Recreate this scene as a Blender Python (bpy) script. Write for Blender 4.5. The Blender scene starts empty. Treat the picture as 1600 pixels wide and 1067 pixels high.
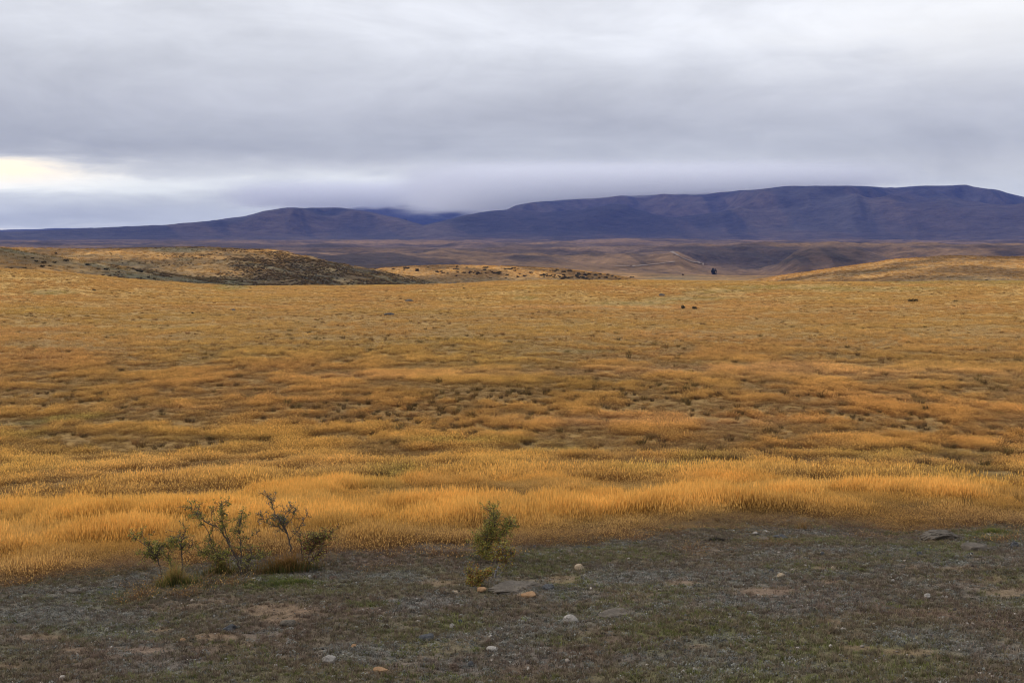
import bpy, math, random
import numpy as np
from mathutils import Vector, Matrix

R = math.radians
random.seed(7)
rng = np.random.default_rng(7)
SC = bpy.context.scene

# ------------------------------------------------------------------ camera
ZC = 16.0                                   # eye height above the plain's floor
F = 1778.0                                  # focal length in photo pixels (1600 wide)
TILT = math.atan((533.5 - 365.0) / F)
cam_d = bpy.data.cameras.new('camera')
cam_d.sensor_width = 36.0
cam_d.lens = F / 1600.0 * 36.0
cam_d.clip_start = 0.1
cam_d.clip_end = 90000.0
cam = bpy.data.objects.new('camera', cam_d)
cam.location = (0, 0, ZC)
cam.rotation_euler = (R(90) - TILT, 0, 0)
SC.collection.objects.link(cam)
SC.camera = cam

# ------------------------------------------------------------------ node helper
class S:
    """a node socket with arithmetic"""
    def __init__(s, nt, sock): s.nt, s.k = nt, sock
    def _m(s, op, *a, clamp=False):
        n = s.nt.nodes.new('ShaderNodeMath'); n.operation = op; n.use_clamp = clamp
        for i, v in enumerate((s,) + a):
            if isinstance(v, S): s.nt.links.new(v.k, n.inputs[i])
            else: n.inputs[i].default_value = v
        return S(s.nt, n.outputs[0])
    def __add__(s, o): return s._m('ADD', o)
    __radd__ = __add__
    def __sub__(s, o): return s._m('SUBTRACT', o)
    def __rsub__(s, o): return (s * -1.0) + o
    def __mul__(s, o): return s._m('MULTIPLY', o)
    __rmul__ = __mul__
    def __truediv__(s, o): return s._m('DIVIDE', o)
    def pw(s, o): return s._m('POWER', o)
    def exp(s): return s._m('EXPONENT')
    def clamp(s): return s._m('ADD', 0.0, clamp=True)
    def mx(s, o): return s._m('MAXIMUM', o)
    def asin(s): return s._m('ARCSINE')
    def atan2(s, o): return s._m('ARCTAN2', o)
    def ss(s, a, b):
        n = s.nt.nodes.new('ShaderNodeMapRange'); n.interpolation_type = 'SMOOTHSTEP'
        s.nt.links.new(s.k, n.inputs[0]); n.inputs[1].default_value = a; n.inputs[2].default_value = b
        return S(s.nt, n.outputs[0])

def mixc(nt, f, a, b, mode='MIX'):
    n = nt.nodes.new('ShaderNodeMix'); n.data_type = 'RGBA'; n.blend_type = mode
    for idx, v in ((0, f), (6, a), (7, b)):
        if isinstance(v, S): nt.links.new(v.k, n.inputs[idx])
        elif idx == 0: n.inputs[0].default_value = v
        else: n.inputs[idx].default_value = (*v[:3], 1.0)
    return S(nt, n.outputs[2])

def noise(nt, vec, scale, detail=4.0, rough=0.55, dist=0.0):
    n = nt.nodes.new('ShaderNodeTexNoise'); n.inputs['Scale'].default_value = scale
    n.inputs['Detail'].default_value = detail; n.inputs['Roughness'].default_value = rough
    n.inputs['Distortion'].default_value = dist
    if vec is not None: nt.links.new(vec.k, n.inputs['Vector'])
    return S(nt, n.outputs['Fac'])

def combine(nt, x, y, z):
    n = nt.nodes.new('ShaderNodeCombineXYZ')
    for i, v in enumerate((x, y, z)):
        if isinstance(v, S): nt.links.new(v.k, n.inputs[i])
        else: n.inputs[i].default_value = v
    return S(nt, n.outputs[0])

def srgb(r, g, b):
    f = lambda c: c / 12.92 if c <= 0.04045 else ((c + 0.055) / 1.055) ** 2.4
    return (f(r / 255), f(g / 255), f(b / 255))

# ------------------------------------------------------------------ world: layered overcast over a thin Nishita sky
SUN_EL, SUN_AZ = 22.0, -78.0                # degrees; azimuth from the view axis, negative = to the left
world = bpy.data.worlds.new('World'); SC.world = world; world.use_nodes = True
nt = world.node_tree; nt.nodes.clear()
out = nt.nodes.new('ShaderNodeOutputWorld')
tc = nt.nodes.new('ShaderNodeTexCoord')
sp = nt.nodes.new('ShaderNodeSeparateXYZ'); nt.links.new(tc.outputs['Generated'], sp.inputs[0])
dx, dy, dz = (S(nt, sp.outputs[i]) for i in range(3))
el = dz.asin() * (180 / math.pi)
az = dx.atan2(dy) * (180 / math.pi)
dzc = dz.mx(0.0) + 0.035
cl = combine(nt, dx / dzc, dy / dzc, 0.0)
n_big = noise(nt, cl, 0.16, 4, 0.5, 0.4)
n_mid = noise(nt, cl, 0.5, 5, 0.52, 0.6)
cl2 = combine(nt, az * 0.06, el * 0.42, 3.0)
n_str = noise(nt, cl2, 1.0, 4, 0.5, 0.5)
cl3 = combine(nt, az * 0.16, el * 0.9, 7.0)
n_fine = noise(nt, cl3, 1.0, 5, 0.55, 0.5)
ramp = nt.nodes.new('ShaderNodeValToRGB'); ramp.color_ramp.interpolation = 'B_SPLINE'
stops = [(0.0, srgb(172, 180, 200)), (1.0, srgb(176, 183, 202)), (2.2, srgb(196, 200, 206)), (3.1, srgb(184, 187, 198)),
         (4.2, srgb(164, 169, 184)), (6.0, srgb(178, 181, 194)), (8.5, srgb(196, 199, 208)), (11.5, srgb(212, 214, 221)),
         (20.0, srgb(222, 224, 230)), (45.0, (0.95, 0.97, 1.03)), (90.0, (1.15, 1.17, 1.22))]
cr = ramp.color_ramp
while len(cr.elements) > 1: cr.elements.remove(cr.elements[-1])
cr.elements[0].position = 0.0; cr.elements[0].color = (*stops[0][1], 1)
AIR_D, AIR_C = 2.8e-5, (0.13, 0.24, 0.84)       # density and colour of the haze volume built below
def behind_air(e_, c_):
    """radiance of the real sky that, seen through the blue air, gives the colour the photograph shows"""
    L = min(20800.0, 944.0 / max(math.tan(R(max(e_, .05))), 1e-4)); T = math.exp(-AIR_D * L)
    return tuple(max((c / 1.165 - (1 - T) * a * 0.45) / T, 0.05) for c, a in zip(c_, AIR_C))
stops = [(e_, behind_air(e_, (c_[0] * .985, c_[1] * .99, c_[2] * 1.0))) for e_, c_ in stops]
cr.elements[0].color = (*stops[0][1], 1)
for e_, c_ in stops[1:]:
    e = cr.elements.new((e_ / 90.0) ** 0.5); e.color = (*c_, 1)
nt.links.new(((el.mx(0.0) / 90.0).pw(0.5)).k, ramp.inputs[0])
base = S(nt, ramp.outputs[0])
def gauss(az0, el0, wa, we, daz=None, dell=None):
    a = (az - az0) / wa; b = (el - el0) / we
    return ((a * a + b * b) * -1.0).exp()
wob = (n_fine - 0.5) * 2.6
azw, elw = az + wob * 5.0, el + wob * 0.75
def gaussw(az0, el0, wa, we):
    a = (azw - az0) / wa; b = (elw - el0) / we
    return ((a * a + b * b) * -1.0).exp()
cl4 = combine(nt, az * 0.075 + 4.0, el * 0.24, 1.5)
n_bil = noise(nt, cl4, 1.0, 6, 0.55, 0.8)
cl5 = combine(nt, az * 0.28, el * 0.8, 9.0)
n_bil2 = noise(nt, cl5, 1.0, 5, 0.6, 0.6)
mod = (n_big - 0.5) * 0.10 + (n_mid - 0.5) * 0.08 + (n_str - 0.5) * 0.16 + (n_bil - 0.5) * 0.62 + (n_bil2 - 0.5) * 0.22 + 1.0
mod = mod * (gaussw(10, 9.3, 13, 1.6) * 0.20 + gaussw(22, 9.5, 11, 2.4) * 0.12 + gaussw(-6, 2.2, 12, 0.9) * 0.22
             + gaussw(-24.5, 2.6, 6.5, 0.8) * 0.75 - gaussw(-19, 1.1, 9, 0.6) * 0.15 + gaussw(-13, 2.35, 10, 0.45) * 0.16 - gaussw(-19, 2.9, 5, 0.25) * 0.12 - gaussw(-10, 4.0, 16, 0.8) * 0.10
             - gaussw(-21, 3.9, 7, 0.55) * 0.10 - gaussw(12, 2.6, 9, 0.8) * 0.10 + gaussw(-26, 0.35, 4.5, 0.3) * 0.30 + 1.0)
mod = mod * (el.ss(-4.0, -1.0) * 0.95 + 0.05)          # below the horizon there is only ground
vm = nt.nodes.new('ShaderNodeVectorMath'); vm.operation = 'SCALE'
nt.links.new(base.k, vm.inputs[0]); nt.links.new(mod.k, vm.inputs['Scale'])
cloud = S(nt, vm.outputs[0])
warm = (gaussw(-25.5, 2.75, 4.5, 0.5) * 1.1 + gaussw(-26, 0.3, 4, 0.22) * 0.4).clamp()
cloud = mixc(nt, (gaussw(23, 9.5, 10, 2.2) * .45).clamp(), cloud, (0.80, 0.785, 0.73))
cloud = mixc(nt, warm * 0.95, cloud, (1.42, 1.18, 0.72))
sky = nt.nodes.new('ShaderNodeTexSky'); sky.sky_type = 'NISHITA'; sky.sun_disc = False
sky.sun_elevation = R(SUN_EL); sky.sun_rotation = R(SUN_AZ)
bg1 = nt.nodes.new('ShaderNodeBackground'); nt.links.new(cloud.k, bg1.inputs[0]); bg1.inputs[1].default_value = 1.17
bg2 = nt.nodes.new('ShaderNodeBackground'); nt.links.new(sky.outputs[0], bg2.inputs[0]); bg2.inputs[1].default_value = 0.05
ms = nt.nodes.new('ShaderNodeMixShader'); ms.inputs[0].default_value = 0.06
nt.links.new(bg1.outputs[0], ms.inputs[1]); nt.links.new(bg2.outputs[0], ms.inputs[2])
nt.links.new(ms.outputs[0], out.inputs[0])

# ------------------------------------------------------------------ sun behind thin cloud
sun_d = bpy.data.lights.new('sun', 'SUN'); sun_d.energy = 1.5; sun_d.angle = R(11); sun_d.color = (1.0, 0.93, 0.82)
sun = bpy.data.objects.new('sun', sun_d); SC.collection.objects.link(sun)
sdir = Vector((math.sin(R(SUN_AZ)) * math.cos(R(SUN_EL)), math.cos(R(SUN_AZ)) * math.cos(R(SUN_EL)), math.sin(R(SUN_EL))))
sun.rotation_euler = (-sdir).to_track_quat('-Z', 'Y').to_euler()
sun.location = (0, 0, 60)

SC.view_settings.view_transform = 'Standard'
SC.view_settings.look = 'None'
SC.view_settings.exposure = 0.30
SC.view_settings.gamma = 1.0
SC.view_settings.use_curve_mapping = False
SC.render.engine = 'CYCLES'
cy = SC.cycles
cy.max_bounces = 7; cy.diffuse_bounces = 2; cy.glossy_bounces = 1; cy.transmission_bounces = 3
cy.volume_bounces = 6; cy.transparent_max_bounces = 8
cy.use_denoising = True; cy.denoising_prefilter = 'ACCURATE'; cy.use_adaptive_sampling = False; cy.filter_width = 1.1
cy.volume_max_steps = 128; cy.volume_step_rate = 0.35

# ------------------------------------------------------------------ numpy noise
def _hash(ix, iy, seed):
    h = (ix.astype(np.int64) * 374761393 + iy.astype(np.int64) * 668265263 + seed * 974634777) & 0xffffffff
    h = ((h ^ (h >> 13)) * 1274126177) & 0xffffffff
    h = (h ^ (h >> 16)) & 0xffffff
    return h / float(0xffffff)
def vnoise(x, y, seed=0):
    ix, iy = np.floor(x), np.floor(y)
    fx, fy = x - ix, y - iy
    fx = fx * fx * fx * (fx * (fx * 6 - 15) + 10); fy = fy * fy * fy * (fy * (fy * 6 - 15) + 10)
    a = _hash(ix, iy, seed); b = _hash(ix + 1, iy, seed); c = _hash(ix, iy + 1, seed); d = _hash(ix + 1, iy + 1, seed)
    return (a + (b - a) * fx) * (1 - fy) + (c + (d - c) * fx) * fy
def fbm(x, y, wl, octv=4, seed=0, gain=0.5):
    s = 0.0; amp = 1.0; tot = 0.0
    for o in range(octv):
        k = (2.03 ** o) / wl
        cx_, sx_ = math.cos(0.6 * o + seed), math.sin(0.6 * o + seed)
        s = s + amp * vnoise((x * cx_ - y * sx_) * k + 17.3 * o, (x * sx_ + y * cx_) * k - 9.1 * o, seed + o)
        tot += amp; amp *= gain
    return s / tot                       # 0..1, mean .5
def ridged(x, y, wl, octv=4, seed=0, gain=0.5):
    s = 0.0; amp = 1.0; tot = 0.0
    for o in range(octv):
        k = (2.1 ** o) / wl
        n = vnoise(x * k + 31.7 * o, y * k + 5.3 * o, seed + o)
        s = s + amp * (1 - np.abs(2 * n - 1)); tot += amp; amp *= gain
    return s / tot
def sstep(a, b, x):
    t = np.clip((x - a) / (b - a), 0, 1)
    return t * t * (3 - 2 * t)

# ------------------------------------------------------------------ directions of surveyed points
def ray(px, py):
    cx = (px - 800.0) / F; cyy = (533.5 - py) / F
    ct, st = math.cos(TILT), math.sin(TILT)
    v = np.array([cx, ct + cyy * st, -st + cyy * ct])
    return v / np.linalg.norm(v)
def bearing(px, py):
    v = ray(px, py); return math.atan2(v[0], v[1]), v[2] / math.hypot(v[0], v[1])
def project(x, y, z):
    """world -> photo pixel (only used to look up the land-cover survey)"""
    ct, st = math.cos(TILT), math.sin(TILT)
    zz = z - ZC
    dep = y * ct - zz * st
    up = y * st + zz * ct
    dep = np.where(dep < 0.1, 0.1, dep)
    return 800 + F * x / dep, 533.5 - F * up / dep

def pchip(xs, ys, x):
    xs = np.asarray(xs, float); ys = np.asarray(ys, float)
    h = np.diff(xs); dl = np.diff(ys) / h
    m = np.zeros_like(xs); m[1:-1] = np.where(dl[:-1] * dl[1:] > 0, 2 * dl[:-1] * dl[1:] / (dl[:-1] + dl[1:] + 1e-12), 0)
    m[0] = dl[0]; m[-1] = dl[-1]
    x = np.clip(x, xs[0], xs[-1])
    i = np.clip(np.searchsorted(xs, x) - 1, 0, len(xs) - 2)
    t = (x - xs[i]) / h[i]
    return ((2*t**3 - 3*t**2 + 1) * ys[i] + (t**3 - 2*t**2 + t) * h[i] * m[i] + (-2*t**3 + 3*t**2) * ys[i+1] + (t**3 - t**2) * h[i] * m[i+1])

PROF_D = [0.0, 4, 9, 12, 14.5, 17.5, 22, 30, 45, 60, 72, 90, 110, 200, 250, 330, 380, 450, 600, 900, 1500, 3000, 5000, 7000, 9000, 40000]
PROF_H = [1.7, 2.45, 3.65, 4.04, 4.41, 4.78, 5.5, 6.95, 9.7, 12.2, 13.6, 14.4, 14.75, 15.3, 15.75, 15.9, 17.5, 22, 30, 42, 56, 58, 55, 46, 44, 60]
EDGE = [(-500, 908), (0, 904), (200, 894), (260, 889), (360, 873), (470, 863), (600, 853), (800, 847), (900, 841), (1000, 833), (1100, 826), (1350, 822), (1600, 824), (2100, 826)]
_eb = [bearing(*p) for p in EDGE]
EDGE_AZ = [q[0] for q in _eb]; EDGE_DD = [4.78 / -q[1] for q in _eb]
def edge_d(az): return np.interp(az, EDGE_AZ, EDGE_DD)

# crest lines: (distance, run-up in front, fall-off behind, [(photo x, photo y) of the skyline])
LAYERS = [
    (252, 60, 45, [(-300, 474), (0, 476), (300, 478), (700, 480), (1100, 477), (1600, 470), (1900, 468)]),
    (335, 90, 60, [(-300, 402), (0, 420), (100, 427), (200, 437), (300, 446), (350, 450), (400, 454), (520, 455), (700, 449), (760, 444),
                   (850, 441), (1000, 441), (1200, 443), (1400, 442), (1600, 440), (1900, 438)]),
    (500, 110, 80, [(-300, 360), (-100, 376), (0, 386), (60, 396), (120, 405), (200, 420), (280, 436), (340, 447), (420, 470), (600, 500), (2000, 520)]),
    (720, 260, 120, [(-400, 388), (60, 391), (200, 388), (300, 387), (400, 389), (430, 393), (480, 401), (540, 412), (600, 424), (650, 436), (700, 450), (800, 480), (2000, 520)]),
    (1000, 260, 160, [(300, 470), (500, 440), (560, 428), (600, 420), (650, 417), (700, 415), (800, 415), (880, 418), (930, 424), (980, 433), (1020, 445), (1150, 490), (2000, 520)]),
    (950, 420, 200, [(500, 540), (900, 500), (1080, 470), (1150, 446), (1220, 431), (1300, 418), (1400, 407), (1480, 403), (1600, 401), (1900, 396)]),
    (1500, 300, 200, [(500, 520), (900, 480), (990, 436), (1080, 433), (1180, 437), (1300, 450), (2000, 500)]),
    (2350, 330, 260, [(700, 520), (1150, 450), (1215, 424), (1240, 404), (1265, 394), (1300, 391), (1340, 393), (1385, 404), (1460, 430), (1700, 470), (2000, 500)]),
    (2600, 700, 300, [(-300, 415), (200, 412), (600, 408), (800, 404), (900, 408), (1000, 400), (1060, 396), (1090, 410), (1110, 430), (1300, 440), (2000, 430)]),
    (3300, 330, 1600, [(-400, 398), (700, 396), (900, 396), (1040, 392), (1110, 389), (1200, 387), (1330, 387), (1420, 388), (1500, 391), (1700, 390), (2000, 392)]),
    (4600, 900, 1200, [(-400, 389), (300, 388), (700, 387), (1000, 386), (1200, 385), (1700, 386), (2000, 386)]),
    (6600, 1300, 1500, [(-400, 383), (0, 378), (150, 380), (400, 379), (700, 377), (900, 377), (1000, 374), (1100, 377), (1400, 382), (1600, 378), (2000, 378)]),
    (9500, 2200, 1800, [(-600, 372), (0, 365), (150, 367), (300, 362), (450, 368), (560, 368), (620, 362), (680, 352), (760, 355), (900, 360), (1100, 362), (1300, 358), (1450, 350), (1600, 356), (2200, 366)]),
    (12500, 3200, 2500, [(-800, 366), (0, 360), (120, 357), (250, 352), (330, 345), (385, 337), (420, 328), (450, 324), (530, 325), (570, 330), (620, 340), (660, 352), (720, 352), (790, 345), (900, 342), (1200, 345), (1600, 350), (2200, 360)]),
    (13600, 4200, 3000, [(500, 420), (590, 378), (625, 362), (680, 348), (730, 336), (765, 330), (792, 328), (806, 321), (825, 317), (870, 313), (920, 308), (1000, 303), (1100, 300),
                         (1180, 297), (1230, 291), (1330, 291), (1385, 293), (1440, 289), (1510, 288), (1560, 297), (1600, 307), (1750, 325), (2200, 350)]),
    (17500, 3000, 4000, [(-800, 366), (0, 358), (250, 352), (400, 345), (500, 330), (560, 322), (620, 316), (680, 316), (715, 322), (750, 328), (800, 345), (1000, 350), (2200, 366)]),
]
_L = []
for D, wf, wb, pts in LAYERS:
    b = [bearing(*p) for p in pts]
    _L.append((D, wf, wb, [q[0] for q in b], [q[1] for q in b]))

# spurs running down the mountain fronts: (photo x at top, at foot, distance top, foot, half width, height)
SPURS = [(425, 300, 12200, 9300, 420, 95), (450, 400, 12300, 9200, 330, 110), (500, 470, 12300, 9300, 260, 120), (530, 560, 12400, 9600, 240, 110), (560, 600, 12600, 10400, 230, 90),
         (690, 620, 16500, 14000, 500, 60), (800, 640, 13300, 9600, 500, 120), (900, 730, 13300, 9500, 480, 100), (960, 900, 13300, 9300, 420, 90),
         (1090, 960, 13400, 9300, 600, 100), (1160, 1180, 13400, 10500, 350, 120), (1240, 1130, 13400, 9600, 420, 150), (1275, 1290, 13400, 10400, 300, 160), (1385, 1250, 13400, 9800, 380, 170),
         (1440, 1400, 13400, 9600, 420, 110), (1510, 1500, 13400, 9300, 500, 120), (1570, 1620, 13400, 9300, 450, 120), (1300, 1340, 13000, 9200, 260, 90), (545, 520, 12400, 10200, 110, 60), (575, 555, 12400, 10600, 100, 60), (600, 585, 12500, 10900, 90, 50), (515, 490, 12300, 10000, 120, 60), (475, 440, 12200, 9800, 120, 60), (350, 200, 11900, 9300, 420, 50), (250, 100, 11800, 9300, 420, 40)]
def height(x, y, full=False):
    d = np.hypot(x, y); az = np.arctan2(x, y)
    ed = edge_d(az)
    ds = d + (17.5 - ed) * sstep(3, 12, d) * (1 - sstep(35, 110, d))
    H = pchip(PROF_D, PROF_H, ds)
    z = ZC - H
    # river terrace trough in front of the escarpment
    zb = z
    azc = math.atan((1230 - 800) / F)
    z = z - 34 * np.exp(-((az - azc) / 0.13) ** 2) * sstep(1500, 2100, d) * (1 - sstep(2900, 3300, d))
    rough = 0.0
    for i, (D, wf, wb, A, T) in enumerate(_L):
        Dw = D
        if D > 2000 and D < 7000:
            Dw = D + (fbm(az * 3000, az * 0 + i, 260, 4, 40 + i) - 0.5) * wf * (1.2 if D == 3300 else 0.9)
        zc = ZC + np.interp(az, A, T) * Dw
        w = np.where(d < Dw, sstep(Dw - wf, Dw, d), 1 - sstep(Dw, Dw + wb, d))
        if D == 3300: w = np.where(d < Dw, sstep(Dw - wf, Dw, d) ** 0.8, w)
        if D > 9000:
            # spurs and gullies carved down the mountain fronts
            u = az * D
            g = ridged(u + (d - D) * 0.25, d * 0.16, 1500, 4, 60 + i)
            g2 = ridged(u - (d - D) * 0.3, d * 0.12, 620, 3, 80 + i)
            depth = (1 - g) * 300 + (1 - g2) * 110
            rise = np.clip(zc - z, 0, None)
            k = (1 - w) ** .45 * sstep(0, .35, w) * np.clip(rise / 350, 0, 1)
            z = z + w * rise - depth * k
            z = z + (fbm(u, d, 420, 3, 11) - .5) * 26 * np.clip(rise / 300, 0, 1) * sstep(0, .15, w) * (1 - w * 0.8)
        else:
            z = z + w * np.clip(zc - z, 0, None)
    if float(np.max(d)) > 8500:
        for j, (pt, pf, dt, df, hw, hh) in enumerate(SPURS):
            t = (dt - d) / (dt - df)
            at = math.atan((pt - 800) / F); af = math.atan((pf - 800) / F)
            us = (at + (af - at) * np.clip(t, -.1, 1.2)) * d
            wv = (fbm(x, y, 900, 3, 200 + j) - .5) * hw * 1.6
            q = (az * d - us + wv) / (hw * (0.6 + 0.8 * np.clip(t, 0, 1)))
            z = z + 1.45 * hh * np.exp(-np.abs(q * 1.25) ** 1.1) * sstep(.0, .45, t) * (1 - sstep(.75, 1.15, t))
    if float(np.max(d)) > 8500:
        tm = np.max([np.interp(az, A, T) for D, wf, wb, A, T in _L if D > 9000], axis=0)
        tf = np.max([np.interp(az, A, T) for D, wf, wb, A, T in _L if 9000 < D < 15000], axis=0)
        cap = ZC + np.where(d < 14600, tf, tm) * d - 4.0
        over = np.clip(z - cap + 30, 0, None)
        z = np.where(d > 8500, z - np.where(over > 0, over - 30 * (1 - np.exp(-over / 30)), 0) , z)
    z = z + (ridged(x * .9, y * .55, 130, 3, 17) - .5) * 11 * sstep(1500, 2300, d) * (1 - sstep(5000, 7000, d))
    # general relief, each scale where it can be seen
    z = z + (fbm(x, y, 55, 3, 3) - .5) * 1.1 * sstep(50, 120, d) * (1 - 0.65 * sstep(150, 260, d))
    z = z + (fbm(x, y, 7, 2, 6) - .5) * 0.5 * sstep(17, 24, d) * (1 - sstep(60, 100, d))
    z = z + (fbm(x, y, 14, 3, 5) - .5) * 0.42 * sstep(18, 40, d)
    z = z + (fbm(x, y, 150, 4, 9) - .5) * 6 * sstep(380, 640, d) * (1 - sstep(6000, 9000, d))
    z = z + (ridged(x, y * 0.8, 420, 5, 12) - .5) * 38 * sstep(1400, 2600, d) * (1 - 0.5 * sstep(5000, 8000, d))
    fl = sstep(450, 520, d) * (1 - sstep(820, 900, d)) * np.exp(-((az - math.atan(-270 / F)) / .09) ** 2)
    z = z + fl * ((ridged(x * .9 + y * .45, y * .25, 34, 3, 14) - .5) * 5 + (fbm(x, y, 9, 2, 15) - .5) * 1.6)
    es = sstep(2550, 2750, d) * (1 - sstep(3250, 3350, d)) * sstep(math.atan(230 / F), math.atan(300 / F), az) * (1 - sstep(math.atan(560 / F), math.atan(640 / F), az))
    z = z - es * (1 - ridged(az * 3000 + (d - 3000) * .35, d * .2, 70, 3, 16)) * 16
    # foreground mats, hollows and stubble relief
    nf = 1 - sstep(20, 30, d)
    z = z + nf * ((fbm(x, y, 2.6, 3, 21) - .5) * 0.22 + (fbm(x, y, 0.55, 3, 22) - .5) * 0.07
                  + (ridged(x + 3, y, 0.9, 2, 23) - .5) * 0.03 + (fbm(x, y, 0.09, 2, 24) - .5) * 0.022)
    return z

def hit(px, py, dmin=6.0, dmax=20000.0, skip=0.0):
    """ground point that a surveyed direction meets"""
    v = ray(px, py)
    ts = np.geomspace(max(dmin, skip), dmax, 2200)
    P = v[None, :] * ts[:, None]
    zz = height(P[:, 0], P[:, 1])
    below = (P[:, 2] + ZC) < zz
    i = int(np.argmax(below)) if below.any() else len(ts) - 1
    i = max(i, 1)
    a = (P[i-1, 2] + ZC) - zz[i-1]; b = zz[i] - (P[i, 2] + ZC)
    t = ts[i-1] + (ts[i] - ts[i-1]) * (a / max(a + b, 1e-9))
    p = v * t
    return Vector((p[0], p[1], float(height(np.array([p[0]]), np.array([p[1]]))[0])))

# ------------------------------------------------------------------ land cover survey (albedo)
def blobs(px, py, lst, warp=0.0):
    m = np.zeros_like(px)
    for b in lst:
        x0, y0, rx, ry = b[:4]; s = b[4] if len(b) > 4 else 1.0; sh = b[5] if len(b) > 5 else 0.0
        ex = (px - x0) / rx; eyy = (py - y0 - sh * (px - x0)) / ry
        r2 = ex * ex + eyy * eyy + warp
        m = np.maximum(m, s * np.exp(-r2 * r2 * 0.6 - r2 * 0.3))
    return m

SOIL = [(60, 996, 50, 6), (110, 1014, 28, 6), (232, 1015, 34, 5), (430, 953, 46, 9), (440, 968, 30, 6), (1065, 911, 26, 4), (1195, 925, 45, 7), (1420, 1019, 46, 5),
        (1335, 1012, 26, 4), (1500, 888, 40, 5), (1555, 905, 26, 6), (1290, 888, 26, 4), (1300, 908, 24, 3), (1300, 972, 18, 4), (880, 906, 22, 6),
        (825, 930, 30, 6), (330, 995, 40, 5), (1430, 885, 28, 4), (1582, 925, 40, 8), (1090, 1010, 20, 4), (690, 912, 30, 4), (250, 985, 20, 4), (10, 1040, 30, 6)]
GREY = [(40, 965, 90, 22), (200, 990, 70, 10), (220, 1015, 60, 10), (900, 931, 48, 8), (670, 940, 60, 9), (560, 1018, 55, 14), (1480, 1005, 60, 18), (1470, 882, 70, 6),
        (1100, 905, 160, 16, .8), (1250, 935, 180, 20, .7), (1300, 858, 220, 5, .8), (430, 905, 200, 8, .6), (110, 925, 120, 10, .8), (1430, 995, 60, 14), (590, 900, 70, 8, .7),
        (250, 1040, 70, 14, .7), (1150, 1000, 80, 8, .5)]
GREEN = [(440, 912, 62, 10), (500, 925, 60, 5, .6), (575, 944, 34, 4), (830, 893, 70, 8, .5), (892, 912, 26, 7), (885, 932, 20, 5), (1546, 833, 40, 8), (1480, 856, 60, 7, .6), (700, 975, 70, 14, .6),
         (880, 1000, 60, 9, .8), (1020, 985, 90, 10, .6), (1130, 955, 60, 9, .6), (1000, 1015, 60, 8, .7), (1345, 891, 9, 3), (1430, 942, 14, 3), (120, 1000, 30, 8, .4), (1060, 825, 60, 4, .6),
         (900, 870, 160, 8, .5), (700, 1010, 60, 10, .5), (330, 1000, 60, 8, .3), (1100, 1055, 160, 14, .5), (1250, 845, 90, 6, .5), (285, 905, 50, 8, .5), (1430, 1050, 80, 10, .4), (930, 860, 100, 4, .6)]
# grassland: bare grey-green ground, darker tussock land, paler swards
BARE = [(60, 660, 90, 4, .9, -.08), (770, 693, 120, 5, .8), (860, 705, 90, 8, .6), (1110, 722, 60, 12, .8), (1450, 712, 160, 10, .6), (1540, 740, 90, 14, .5), (1020, 745, 60, 10, .5), (620, 745, 40, 16, .7),
        (1060, 468, 60, 5, 1), (1000, 474, 80, 4, .8), (1130, 456, 60, 4, .8), (820, 466, 25, 3, 1), (590, 770, 40, 8, .5), (1360, 452, 120, 4, .5), (900, 550, 90, 3, .5),
        (1440, 440, 60, 5, .6), (1560, 438, 60, 6, .7), (80, 457, 35, 4, .8), (1230, 449, 100, 4, .7), (40, 682, 60, 8, .5), (362, 449, 24, 6, 1)]
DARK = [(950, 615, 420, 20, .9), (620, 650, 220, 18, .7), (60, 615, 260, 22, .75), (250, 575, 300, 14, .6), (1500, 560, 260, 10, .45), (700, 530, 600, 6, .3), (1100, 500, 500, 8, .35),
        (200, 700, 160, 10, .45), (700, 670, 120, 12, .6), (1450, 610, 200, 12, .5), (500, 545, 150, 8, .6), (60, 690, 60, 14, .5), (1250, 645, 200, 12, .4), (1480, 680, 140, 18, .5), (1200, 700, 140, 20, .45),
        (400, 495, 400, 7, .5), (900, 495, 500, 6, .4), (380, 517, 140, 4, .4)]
PALE = [(900, 582, 520, 8, .8, -.02), (1400, 585, 300, 9, .6), (150, 640, 200, 6, .5), (1500, 520, 400, 6, .4), (300, 535, 300, 5, .4), (300, 735, 320, 24, .6), (1000, 480, 700, 4, .8), (1000, 660, 250, 10, .6)]

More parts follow.
